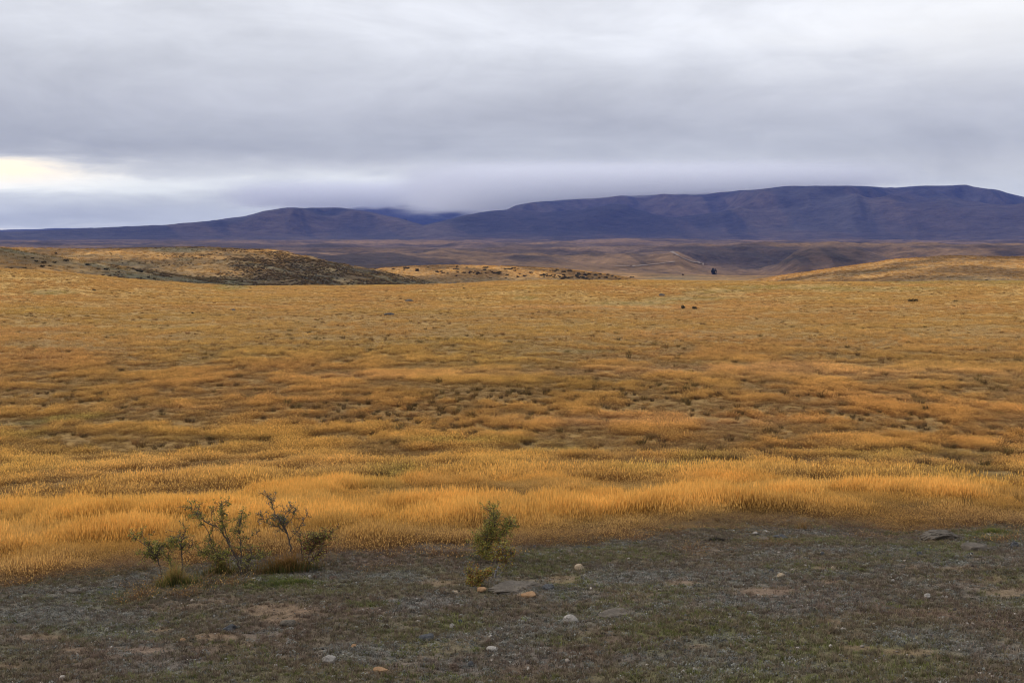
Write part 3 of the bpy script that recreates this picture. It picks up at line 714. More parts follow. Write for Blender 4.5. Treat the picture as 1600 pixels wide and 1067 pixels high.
def turf(n, kind, name, label, forms, d0=8.0, d1=20.5):
    x, y = wedge(d0, d1, n, half=30); z = height(x, y); c, f = cover(x, y, z)
    on = f['d'] < f['ed'] + 1.2
    if kind == 'mat':
        p = .16 + .6 * f['grey']; p = p * (1 - f['soil'])
        t = np.array([0.145, 0.140, 0.118])[None, :] * rng.uniform(.5, 1.7, (n, 1)); sc = rng.uniform(.5, 1.15, n)
    elif kind == 'green':
        p = f['green'] * (1 - f['soil']); t = np.array([0.175, 0.185, 0.055])[None, :] * rng.uniform(.6, 1.4, (n, 1)); sc = rng.uniform(.5, 1.1, n)
    else:
        p = (.85 * (1 - .45 * f['grey'])) * (1 - .85 * f['soil']); pal = np.array([(0.25, 0.165, 0.115), (0.19, 0.145, 0.10), (0.33, 0.26, 0.19), (0.21, 0.19, 0.08), (0.23, 0.155, 0.125)])
        t = pal[rng.integers(0, 5, n)] * rng.uniform(.6, 1.3, (n, 1)) * .54 + c * .6; sc = rng.uniform(.45, 1.1, n)
    k = on & (rng.uniform(size=n) < p)
    return scatter(name, np.stack([x, y, z], 1)[k], sc[k], t[k], forms, label, tilt=.2)
turf(90000, 'mat', 'mat_plant_cover', 'blue grey mat plants spread over the stony turf', mat_forms)
turf(110000, 'brown', 'turf_stubble', 'short brown stubble over the stony turf', turf_forms)
turf(50000, 'green', 'moss_grass', 'patches of short green grass in the stony turf', turf_forms)

# pebbles and pale chips nobody could count
M_PEB = blade_mat('pebble_stone', (0.8, 0.8, 0.8), (1, 1, 1), 0.0, 0.3)
def pebble(seed):
    r = np.random.default_rng(seed)
    V = np.array([(1,0,0),(-1,0,0),(0,1,0),(0,-1,0),(0,0,.6),(0,0,-.6),(.65,.65,.3),(-.65,.65,.3),(-.65,-.65,.3),(.65,-.65,.3)], float) * (1 + r.normal(0, .14, (10, 1)))
    Fc = [0,6,4, 6,2,4, 2,7,4, 7,1,4, 1,8,4, 8,3,4, 3,9,4, 9,0,4, 0,2,6, 2,1,7, 1,3,8, 3,0,9, 0,5,2, 2,5,1, 1,5,3, 3,5,0]
    o = mesh_np('pebble', V, Fc, [3] * 16, M_PEB, False, do_link=False)
    at = o.data.attributes.new('h', 'FLOAT', 'POINT'); at.data.foreach_set('value', np.ones(10, dtype=np.float32)); return o
peb_forms = [pebble(s) for s in range(5)]
x, y = wedge(8.2, 19, 9000, half=30); z = height(x, y); c, f = cover(x, y, z)
k = (f['d'] < f['ed'] - .2) & (rng.uniform(size=9000) < .4)
sz = rng.gamma(2.0, .0035, 9000) + .003
pt = np.array([(0.24, 0.20, 0.16), (0.18, 0.15, 0.12), (0.32, 0.28, 0.24), (0.10, 0.085, 0.075), (0.05, 0.04, 0.035)])[rng.integers(0, 5, 9000)] * rng.uniform(.7, 1.3, (9000, 1))
scatter('gravel', np.stack([x, y, z + .006], 1)[k], np.clip(sz[k], 0, .028), pt[k], peb_forms, 'small pale and dark stone chips scattered over the turf', tilt=.4)

# ------------------------------------------------------------------ twiggy shrubs of the foreground
M_TWIG, _t, _b, _o = new_mat('grey_twig')
_n = noise(_t, pos(_t), 40, 3)
_t.links.new(mixc(_t, _n, (0.035, 0.026, 0.020), (0.15, 0.115, 0.09)).k, _b.inputs['Base Color'])
M_PALETWIG, _t, _b, _o = new_mat('pale_twig')
_t.links.new(mixc(_t, noise(_t, pos(_t), 40, 3), (0.09, 0.08, 0.08), (0.26, 0.24, 0.23)).k, _b.inputs['Base Color'])
def leaf_mat(name, cols):
    m, t, b, o = new_mat(name)
    a = t.nodes.new('ShaderNodeAttribute'); a.attribute_name = 'leafcol'
    rp = t.nodes.new('ShaderNodeValToRGB'); rp.color_ramp.interpolation = 'CONSTANT'
    e = rp.color_ramp.elements; e[0].position = 0; e[0].color = (*cols[0], 1); e[1].position = 1 / len(cols); e[1].color = (*cols[1], 1)
    for i in range(2, len(cols)):
        q = e.new(i / len(cols)); q.color = (*cols[i], 1)
    t.links.new(a.outputs['Fac'], rp.inputs[0]); t.links.new(rp.outputs[0], b.inputs['Base Color']); b.inputs['Roughness'].default_value = .55
    tr = t.nodes.new('ShaderNodeBsdfTranslucent'); t.links.new(rp.outputs[0], tr.inputs[0])
    mx = t.nodes.new('ShaderNodeMixShader'); mx.inputs[0].default_value = .25
    t.links.new(b.outputs[0], mx.inputs[1]); t.links.new(tr.outputs[0], mx.inputs[2]); t.links.new(mx.outputs[0], o.inputs[0])
    return m
G1, G2, G3, YE, GY, RU, RD, BR = (0.235, 0.225, 0.045), (0.31, 0.28, 0.06), (0.12, 0.13, 0.035), (0.36, 0.27, 0.07), (0.14, 0.15, 0.14), (0.28, 0.13, 0.035), (0.12, 0.035, 0.025), (0.09, 0.06, 0.035)
L_GREEN = leaf_mat('green_leaves', [G1, G2, G3, YE, G1, BR])
L_GREY = leaf_mat('grey_green_leaves', [GY, G1, GY, G3, BR])
L_RED = leaf_mat('green_and_dark_red_leaves', [G1, RD, G2, RD, BR, YE])
L_RUST = leaf_mat('rusty_leaves', [RU, YE, G1, RU, BR, G2])
L_BRIGHT = leaf_mat('bright_green_leaves', [G1, G2, G2, YE, G3, G1, RU])

def tube(V, Fc, LT, pts, r0, r1, sides=5):
    k0 = len(V); n = len(pts)
    for i, p in enumerate(pts):
        tdir = (pts[min(i+1, n-1)] - pts[max(i-1, 0)]).normalized()
        u = tdir.orthogonal().normalized(); w = tdir.cross(u)
        r = r0 + (r1 - r0) * i / (n - 1)
        for s_ in range(sides):
            a = 6.2832 * s_ / sides
            V.append(tuple(p + (u * math.cos(a) + w * math.sin(a)) * r))
    for i in range(n - 1):
        for s_ in range(sides):
            a = k0 + i * sides + s_; b = k0 + i * sides + (s_ + 1) % sides
            Fc += [a, b, b + sides, a + sides]; LT.append(4)
    Fc += list(range(k0 + (n-1) * sides, k0 + n * sides)); LT.append(sides)

def smooth_path(pts, sub=4, jit=0.0, r=None):
    out = []
    n = len(pts)
    for i in range(n - 1):
        p0, p1, p2, p3 = pts[max(i-1, 0)], pts[i], pts[i+1], pts[min(i+2, n-1)]
        for s_ in range(sub):
            t = s_ / sub
            q = 0.5 * ((2 * p1) + (p2 - p0) * t + (2*p0 - 5*p1 + 4*p2 - p3) * t*t + (3*p1 - p0 - 3*p2 + p3) * t*t*t)
            if jit and (i or s_): q = q + Vector((r.gauss(0, jit), r.gauss(0, jit), r.gauss(0, jit * .5)))
            out.append(q)
    out.append(pts[-1]); return out

def twiggy_shrub(name, base_px, stems, leafm, label, seed, leaf=0.016, twig_mat=None, group=None):
    """stems: list of dict(p=[(px,py,depth m)...], r=, twigs=, tl=length m, leaves=per twig, from_=fraction where twigs begin)"""
    r = random.Random(seed)
    B = hit(*base_px, dmax=60)
    root = bpy.data.objects.new(name, None); root.location = B; link(root); tag(root, label, 'shrub', group)
    mpp = math.hypot(B.y, B.z - ZC) / F
    LV = []; LF = []; LL = []; LC = []
    def add_leaves(p, tdir, n, spread):
        for _ in range(n):
            c = p + Vector((r.gauss(0, spread), r.gauss(0, spread), r.gauss(0, spread)))
            u = Vector((r.gauss(0, 1), r.gauss(0, 1), r.gauss(0.3, 1))).normalized(); w = u.orthogonal().normalized()
            q = r.uniform(0, 6.28); w = w * math.cos(q) + u.cross(w) * math.sin(q)
            s_ = leaf * r.uniform(.4, 1.0); k = len(LV)
            LV.extend([tuple(c - u * s_), tuple(c - u * s_ * .1 + w * s_ * .5), tuple(c + u * s_), tuple(c + u * s_ * .1 - w * s_ * .5)])
            LF.extend([k, k+1, k+2, k+3]); LL.append(4); LC.append(r.random())
    for st in stems:
        P = [Vector(((px - base_px[0]) * mpp, dp, (base_px[1] - py) * mpp)) for px, py, dp in st['p']]
        V = []; Fc = []; LT = []
        path = smooth_path(P, 5, 0.006, r)
        tube(V, Fc, LT, path, st.get('r', .014) * .75, st.get('r1', .0025), 6)
        fr = st.get('from_', .3)
        for _ in range(st.get('twigs', 14)):
            t = fr + (1 - fr) * r.random(); i = min(int(t * (len(path) - 1)), len(path) - 2)
            p = path[i].lerp(path[i+1], r.random()); along = (path[i+1] - path[i]).normalized()
            side = Vector((r.gauss(0, 1), r.gauss(0, 1), r.gauss(0, .6))).normalized()
            dv = (side + along * .55 + Vector((0, 0, st.get('up', .25)))).normalized()
            L = st.get('tl', .12) * r.uniform(.4, 1.5)
            tp = [p]; cur = p
            for s_ in range(3):
                dv = (dv + Vector((r.gauss(0, .28), r.gauss(0, .28), r.gauss(0, .28)))).normalized(); cur = cur + dv * L / 3; tp.append(cur)
            tube(V, Fc, LT, tp, .0045, .0018, 4)
            for _2 in range(st.get('sub', 4)):
                j = r.randrange(1, 4); q0 = tp[j]; dv2 = (dv + Vector((r.gauss(0, 1), r.gauss(0, 1), r.gauss(0, 1)))).normalized(); L2 = L * r.uniform(.25, .6)
                q1 = q0 + dv2 * L2; tube(V, Fc, LT, [q0, q0.lerp(q1, .5) + Vector((r.gauss(0, .004),) * 3), q1], .0028, .001, 3)
                if r.random() < st.get('leafy', .7):
                    add_leaves(q1, dv2, st.get('leaves', 4), .014); add_leaves(q0.lerp(q1, .5), dv2, st.get('leaves', 4) // 2, .012)
            if r.random() < st.get('leafy', .7): add_leaves(tp[-1], dv, st.get('leaves', 4), .016)
        mesh_np('stem', np.array(V), Fc, LT, twig_mat or M_TWIG, True, root)
    if LV:
        o = mesh_np('foliage', np.array(LV), LF, LL, leafm, False, root)
        a = o.data.attributes.new('leafcol', 'FLOAT', 'FACE'); a.data.foreach_set('value', np.array(LC, dtype=np.float32))
    return root

twiggy_shrub('thorn_shrub', (268, 905), [
    dict(p=[(254, 907, 0), (250, 888, .02), (246, 872, .03), (238, 862, .03), (229, 853, .02), (215, 841, 0)], r=.016, twigs=26, tl=.12, leaves=6, from_=.4, leafy=.85),
    dict(p=[(246, 872, .03), (252, 858, -.05), (258, 848, -.1)], r=.009, twigs=22, tl=.12, leaves=6, from_=.05, leafy=.9),
    dict(p=[(246, 872, .03), (236, 872, .1), (226, 868, .15)], r=.008, twigs=22, tl=.11, leaves=6, from_=.05, leafy=.9),
    dict(p=[(283, 908, 0), (285, 885, .02), (284, 865, .02), (284, 850, 0), (289, 838, -.03), (292, 828, -.03)], r=.017, twigs=20, tl=.12, leaves=5, from_=.35, leafy=.4),
    dict(p=[(284, 856, .0), (277, 851, .05), (268, 847, .05)], r=.009, twigs=20, tl=.10, leaves=6, from_=.05, leafy=.85),
    dict(p=[(284, 868, .0), (294, 858, .05), (301, 851, .05)], r=.007, twigs=9, tl=.08, leaves=2, from_=.2, leafy=.3),
    dict(p=[(266, 906, .05), (264, 888, .08), (261, 872, .1)], r=.008, twigs=14, tl=.10, leaves=5, from_=.2, leafy=.5),
    dict(p=[(272, 906, .0), (274, 890, -.08), (276, 876, -.1)], r=.007, twigs=12, tl=.09, leaves=5, from_=.2, leafy=.4),
], L_GREEN, 'two stemmed thorny shrub with small green tufts, leftmost of the shrubs', 11)
twiggy_shrub('thorn_shrub', (375, 898), [
    dict(p=[(379, 899, 0), (371, 878, .02), (362, 860, .03), (352, 838, .03), (342, 824, .02), (328, 818, 0), (315, 805, 0), (303, 792, 0)], r=.022, twigs=34, tl=.13, leaves=5, from_=.15, leafy=.6),
    dict(p=[(362, 858, .03), (355, 832, .0), (351, 810, -.03), (350, 786, -.03)], r=.012, twigs=34, tl=.10, leaves=5, from_=.35, leafy=.7),
    dict(p=[(377, 898, .05), (376, 870, .05), (374, 845, .08), (373, 825, .08), (377, 810, .08)], r=.014, twigs=30, tl=.12, leaves=5, from_=.3, leafy=.75),
    dict(p=[(375, 842, .07), (388, 843, .1), (401, 834, .12)], r=.007, twigs=7, tl=.06, leaves=2, from_=.3, leafy=.4),
    dict(p=[(386, 899, -.05), (390, 880, -.06), (395, 864, -.08), (394, 852, -.08)], r=.012, twigs=24, tl=.12, leaves=4, from_=.2, leafy=.6),
    dict(p=[(384, 898, .1), (385, 880, .12), (400, 874, .14), (415, 872, .15)], r=.008, twigs=20, tl=.10, leaves=4, from_=.3, leafy=.7),
    dict(p=[(337, 890, .08), (336, 872, .08), (330, 850, .1), (325, 834, .1), (314, 818, .1), (308, 808, .1)], r=.013, twigs=28, tl=.13, leaves=5, from_=.1, leafy=.6),
    dict(p=[(336, 880, .08), (328, 868, .0), (318, 862, -.05)], r=.008, twigs=20, tl=.12, leaves=6, from_=.1, leafy=.8),
    dict(p=[(366, 868, .02), (352, 864, -.1), (344, 868, -.15)], r=.008, twigs=18, tl=.12, leaves=6, from_=.1, leafy=.8),
    dict(p=[(330, 848, .1), (331, 825, .12), (329, 800, .12)], r=.006, twigs=8, tl=.07, leaves=2, from_=.2, leafy=.2),
], L_GREEN, 'many stemmed thorny shrub with a bare twig reaching up to the left', 12)
twiggy_shrub('thorn_shrub', (458, 884), [
    dict(p=[(459, 888, 0), (457, 870, 0), (454, 852, 0), (450, 834, 0), (443, 822, 0), (438, 812, 0), (431, 800, 0), (427, 788, 0), (420, 773, 0)], r=.021, r1=.003, twigs=26, tl=.11, leaves=5, from_=.3, leafy=.35),
    dict(p=[(451, 836, 0), (440, 828, .05), (428, 821, .06), (417, 818, .06), (408, 806, .06)], r=.010, twigs=16, tl=.10, leaves=5, from_=.2, leafy=.4),
    dict(p=[(449, 830, 0), (446, 812, -.05), (450, 800, -.06), (462, 790, -.06)], r=.009, twigs=20, tl=.09, leaves=5, from_=.1, leafy=.4),
    dict(p=[(454, 842, 0), (463, 832, .04), (470, 822, .05), (478, 808, .05), (482, 803, .05)], r=.010, twigs=14, tl=.09, leaves=2, from_=.15, leafy=.3),
    dict(p=[(447, 826, 0), (436, 815, .1), (424, 812, .14)], r=.008, twigs=20, tl=.09, leaves=4, from_=.1, leafy=.6),
    dict(p=[(446, 824, 0), (455, 812, .12), (458, 802, .14)], r=.007, twigs=14, tl=.09, leaves=5, from_=.1, leafy=.4),
], L_GREY, 'taller sparse thorny shrub, almost leafless, rising behind the rusty grass clump', 13)
twiggy_shrub('thorn_shrub', (476, 890), [
    dict(p=[(474, 892, 0), (472, 868, 0), (471, 848, 0), (469, 834, 0)], r=.012, twigs=18, tl=.08, leaves=5, from_=.3, leafy=.5),
    dict(p=[(477, 892, 0), (480, 876, .02), (485, 862, .03), (492, 850, .03), (505, 842, .02), (515, 835, 0)], r=.014, twigs=34, tl=.12, leaves=6, from_=.35, leafy=.85),
    dict(p=[(478, 890, 0), (486, 876, -.05), (496, 866, -.08), (504, 858, -.1)], r=.009, twigs=26, tl=.11, leaves=5, from_=.3, leafy=.75),
    dict(p=[(484, 864, .03), (482, 852, .08), (487, 842, .1)], r=.008, twigs=24, tl=.10, leaves=6, from_=.1, leafy=.8),
    dict(p=[(492, 850, .03), (496, 842, -.05), (500, 838, -.08)], r=.007, twigs=18, tl=.09, leaves=6, from_=.1, leafy=.8),
], L_RED, 'leaning thorny shrub with green and dark red leaves, beside the rusty grass clump', 14)
twiggy_shrub('leafy_shrub', (768, 874), [
    dict(p=[(768, 876, 0), (768, 855, 0), (770, 835, 0), (772, 815, 0), (771, 797, 0)], r=.018, twigs=60, tl=.13, leaves=6, from_=.1, leafy=.95, up=.6),
    dict(p=[(766, 876, 0), (760, 862, .05), (752, 850, .06), (746, 840, .06)], r=.012, twigs=44, tl=.12, leaves=6, from_=.15, leafy=.95),
    dict(p=[(769, 874, 0), (778, 858, .04), (784, 838, .05), (792, 826, .05), (797, 821, .05)], r=.012, twigs=44, tl=.11, leaves=6, from_=.2, leafy=.95),
    dict(p=[(769, 868, 0), (762, 848, -.1), (760, 828, -.12), (764, 812, -.1)], r=.010, twigs=44, tl=.12, leaves=6, from_=.15, leafy=.95),
    dict(p=[(769, 872, 0), (776, 860, -.12), (780, 845, -.12)], r=.010, twigs=30, tl=.11, leaves=6, from_=.1, leafy=.95),
    dict(p=[(768, 874, 0), (758, 868, .1), (752, 862, .1)], r=.008, twigs=30, tl=.10, leaves=6, from_=.1, leafy=.95),
], L_BRIGHT, 'dense upright green shrub at the edge of the grass, behind the flat slab rock', 15)
twiggy_shrub('leafy_shrub', (773, 902), [
    dict(p=[(772, 904, 0), (775, 894, 0), (780, 884, 0), (786, 876, 0), (794, 868, 0), (800, 862, 0)], r=.017, twigs=30, tl=.08, leaves=5, from_=.5, leafy=.8),
    dict(p=[(777, 890, 0), (782, 876, .04), (783, 864, .04), (780, 855, .04)], r=.009, twigs=34, tl=.09, leaves=6, from_=.35, leafy=.9),
    dict(p=[(772, 904, 0), (780, 897, -.02), (788, 885, -.03), (793, 877, -.03)], r=.011, twigs=10, tl=.05, leaves=5, from_=.5, leafy=.5),
    dict(p=[(784, 878, 0), (788, 868, -.05), (790, 858, -.05)], r=.007, twigs=20, tl=.08, leaves=5, from_=.2, leafy=.85),
], L_RUST, 'small leaning shrub with a pale bare forked trunk and rusty leaves', 16, twig_mat=M_PALETWIG)
twiggy_shrub('low_shrub', (744, 916), [
    dict(p=[(740, 918, 0), (738, 908, 0), (734, 898, 0)], r=.006, twigs=16, tl=.07, leaves=6, from_=.0, leafy=1, up=.8),
    dict(p=[(746, 916, 0), (748, 904, 0), (748, 895, 0)], r=.006, twigs=16, tl=.07, leaves=6, from_=.0, leafy=1, up=.8),
    dict(p=[(750, 912, 0), (758, 902, 0), (766, 894, 0)], r=.006, twigs=16, tl=.07, leaves=6, from_=.0, leafy=1, up=.8),
    dict(p=[(742, 916, -.05), (738, 912, -.08), (730, 906, -.08)], r=.006, twigs=9, tl=.06, leaves=6, from_=.0, leafy=1, up=.8),
    dict(p=[(734, 898, 0), (733, 886, 0), (735, 880, 0)], r=.004, twigs=8, tl=.04, leaves=5, from_=.0, leafy=.5, up=.8),
], L_RUST, 'low rusty brown shrub at the left end of the flat slab rock', 17)

# ------------------------------------------------------------------ grass clumps at the shrubs' feet
def grass_clump(name, px, py, w_m, d_m, h_m, n, label, mats, seed, lean=.7, width=.0065):
    r = random.Random(seed); B = hit(px, py, dmax=60)
    root = bpy.data.objects.new(name, None); root.location = B; link(root); tag(root, label, 'grass')
    for mi, (m, share, hk) in enumerate(mats):
        V = []; Fc = []; LT = []; Hh = []
        xs = [];
        for _ in range(int(n * share)):
            a = r.uniform(0, 6.283); q = abs(r.gauss(0, .62)); bx, by = w_m * .5 * q * math.cos(a), d_m * .5 * q * math.sin(a)
            xs.append((bx, by))
        XY = np.array(xs); gz = height(XY[:, 0] + B.x, XY[:, 1] + B.y) - B.z
        for (bx, by), gz_ in zip(xs, gz):
            q = math.hypot(bx / w_m * 2, by / d_m * 2)
            hh = h_m * hk * r.uniform(.3, 1.25) * (1 - .35 * q) * (0.6 + 0.8 * float(vnoise(np.array([bx * 7 + seed * 9.0]), np.array([by * 7.0]), seed)[0])); la = r.uniform(0, 6.283); L = lean * r.uniform(0, 1)
            fa = r.uniform(0, 3.14); w = width * r.uniform(.6, 1.2); wx, wy = math.cos(fa) * w / 2, math.sin(fa) * w / 2
            p1 = (bx + math.cos(la) * L * hh * .35, by + math.sin(la) * L * hh * .35, gz_ + hh * .55); p2 = (bx + math.cos(la) * L * hh * 1.3, by + math.sin(la) * L * hh * 1.3, gz_ + hh * (1 - .2 * L))
            k = len(V); V += [(bx - wx, by - wy, gz_ - .02), (bx + wx, by + wy, gz_ - .02), (p1[0] + wx * .8, p1[1] + wy * .8, p1[2]), (p1[0] - wx * .8, p1[1] - wy * .8, p1[2]), p2]
            Hh += [0, 0, .55, .55, 1]; Fc += [k, k+1, k+2, k+3, k+3, k+2, k+4]; LT += [4, 3]
        o = mesh_np('blades', np.array(V), Fc, LT, m, False, root)
        at = o.data.attributes.new('h', 'FLOAT', 'POINT'); at.data.foreach_set('value', np.array(Hh, dtype=np.float32)); o['kind'] = 'stuff'
    return root
def plain_blade(name, root, tip):
    m = blade_mat(name, root, tip, .25, .3)
    for nd in list(m.node_tree.nodes):
        if nd.type == 'ATTRIBUTE' and nd.attribute_name == 'tint':
            for l in list(nd.outputs['Color'].links):
                mixn = l.to_node; m.node_tree.links.remove(l); mixn.inputs[7].default_value = (1, 1, 1, 1)
    return m
B_RUST = plain_blade('rust_blades', (0.08, 0.06, 0.018), (0.40, 0.19, 0.05))
B_GREEN = plain_blade('green_blades', (0.045, 0.06, 0.015), (0.12, 0.15, 0.035))
B_YELL = plain_blade('yellow_green_blades', (0.07, 0.07, 0.02), (0.32, 0.25, 0.06))
B_DRY = plain_blade('dry_blades', (0.16, 0.10, 0.04), (0.46, 0.26, 0.09))
grass_clump('grass_clump', 446, 896, .85, .32, .31, 1400, 'large rusty brown grass clump with a green foot below the tall sparse shrub', [(B_RUST, .6, 1.0), (B_GREEN, .6, .55), (B_DRY, .12, 1.1)], 1)
grass_clump('grass_clump', 274, 914, .52, .26, .27, 900, 'yellow green grass clump at the foot of the leftmost shrub', [(B_YELL, .5, 1.0), (B_GREEN, .5, .6), (B_DRY, .2, 1.2)], 2)
grass_clump('grass_clump', 345, 897, .6, .26, .20, 700, 'thin green and dry grass clump left of the many stemmed shrub', [(B_GREEN, .4, .8), (B_DRY, .35, 1.3), (B_YELL, .3, 1.)], 3)
grass_clump('grass_clump', 452, 912, 1.0, .3, .055, 2600, 'flat patch of short green grass in front of the rusty clump', [(B_GREEN, .8, 1.0), (B_YELL, .15, 1.)], 4, .8, .006)
grass_clump('grass_clump', 1548, 833, .62, .3, .07, 1500, 'bright green grass patch near the grey rock mound', [(B_GREEN, .8, 1.0), (B_YELL, .3, 1.)], 5, .8, .006)
grass_clump('grass_clump', 1254, 828, .4, .16, .16, 120, 'sparse pale stalks at the edge of the turf', [(B_DRY, 1, 1.0)], 6)
grass_clump('grass_clump', 1120, 846, .34, .14, .09, 500, 'dark dead grass clump in a small hollow near the grass edge', [(plain_blade('dead_blades', (0.02, 0.018, 0.014), (0.07, 0.055, 0.045)), 1, 1.0)], 7, 1.0)
grass_clump('grass_clump', 1345, 892, .09, .06, .04, 160, 'tiny bright green tuft between bare soil spots', [(B_GREEN, 1, 1.0)], 8, .8, .006)

# ------------------------------------------------------------------ stones
def stone_mat(name, c1, c2, c3, sc=14.0):
    m, t, b, o = new_mat(name); tcn = t.nodes.new('ShaderNodeTexCoord'); p = S(t, tcn.outputs['Object'])
    n1 = noise(t, p, sc, 5, .65); n2 = noise(t, p, sc * 3.3, 4, .7)
    c = mixc(t, n1.ss(.35, .65), c1, c2); c = mixc(t, n2.ss(.55, .68) * .8, c, c3)
    t.links.new(c.k, b.inputs['Base Color']); bump(t, b, n1 + n2 * .5, 1.0, .03); return m
ST = dict(
    tan=stone_mat('pale_tan_stone', (0.28, 0.21, 0.135), (0.36, 0.29, 0.20), (0.25, 0.2, 0.15)),
    orange=stone_mat('orange_tan_stone', (0.24, 0.135, 0.066), (0.33, 0.20, 0.105), (0.2, 0.12, 0.07)),
    pale=stone_mat('pale_grey_stone', (0.24, 0.215, 0.185), (0.36, 0.33, 0.29), (0.13, 0.11, 0.10)),
    dark=stone_mat('dark_grey_stone', (0.045, 0.045, 0.048), (0.085, 0.085, 0.085), (0.15, 0.15, 0.14)),
    grey=stone_mat('lichen_grey_rock', (0.085, 0.070, 0.054), (0.135, 0.112, 0.088), (0.045, 0.04, 0.03), 9),
    brown=stone_mat('brown_clod', (0.06, 0.038, 0.028), (0.12, 0.085, 0.06), (0.2, 0.15, 0.11)),
)
import bmesh
def stone(px, py, wpx, hpx, kind, label, seed, depth=.75, cat='stone', sub=3, rough=.16, crack=0.0, name='stone', sink=.3, flat=False):
    r = np.random.default_rng(seed); B = hit(px, py + hpx * .35, dmax=60)
    mpp = math.hypot(B.y, B.z - ZC) / F
    bm = bmesh.new(); bmesh.ops.create_icosphere(bm, subdivisions=sub, radius=1.0)
    co = np.array([v.co[:] for v in bm.verts])
    o1, o2 = r.uniform(0, 50, 3), r.uniform(0, 50, 3)
    def n3(c, wl, sd): return (vnoise(c[:, 0] / wl + o1[0], c[:, 1] / wl + c[:, 2] * .7 / wl, sd) + vnoise(c[:, 1] / wl + o2[0], c[:, 2] / wl - c[:, 0] * .6 / wl, sd + 1)) - 1
    # facets: push the ball against a few random planes, then roughen
    for _ in range(7):
        nrm = r.normal(size=3); nrm /= np.linalg.norm(nrm); dist = r.uniform(.55, .88); ex = co @ nrm - dist
        co = co - np.clip(ex, 0, None)[:, None] * nrm[None, :] * .85
    k = 1 + rough * n3(co, .9, seed) + rough * .6 * n3(co, .35, seed + 5) + rough * .35 * n3(co, .13, seed + 7)
    if crack: k -= crack * (np.abs(n3(co, .55, seed + 9)) < .06)
    co = co * k[:, None]
    if flat: co[:, 2] = np.clip(co[:, 2], -1, .45) + .08 * n3(co, .5, seed + 3)
    w = wpx * mpp / 2; h = hpx * mpp
    co = co * np.array([w, w * depth, h * (.75 if not flat else 1.1)])
    co[:, 2] -= co[:, 2].min() + (co[:, 2].max() - co[:, 2].min()) * sink
    a = r.uniform(-.5, .5); ca, sa = math.cos(a), math.sin(a); co[:, :2] = co[:, :2] @ np.array([[ca, sa], [-sa, ca]])
    for v, c_ in zip(bm.verts, co): v.co = c_
    me = bpy.data.meshes.new(name); bm.to_mesh(me); bm.free(); me.materials.append(ST[kind])
    for p_ in me.polygons: p_.use_smooth = crack == 0 and rough < .2 and sub > 2
    o = link(bpy.data.objects.new(name, me)); o.location = B; tag(o, label, cat); return o

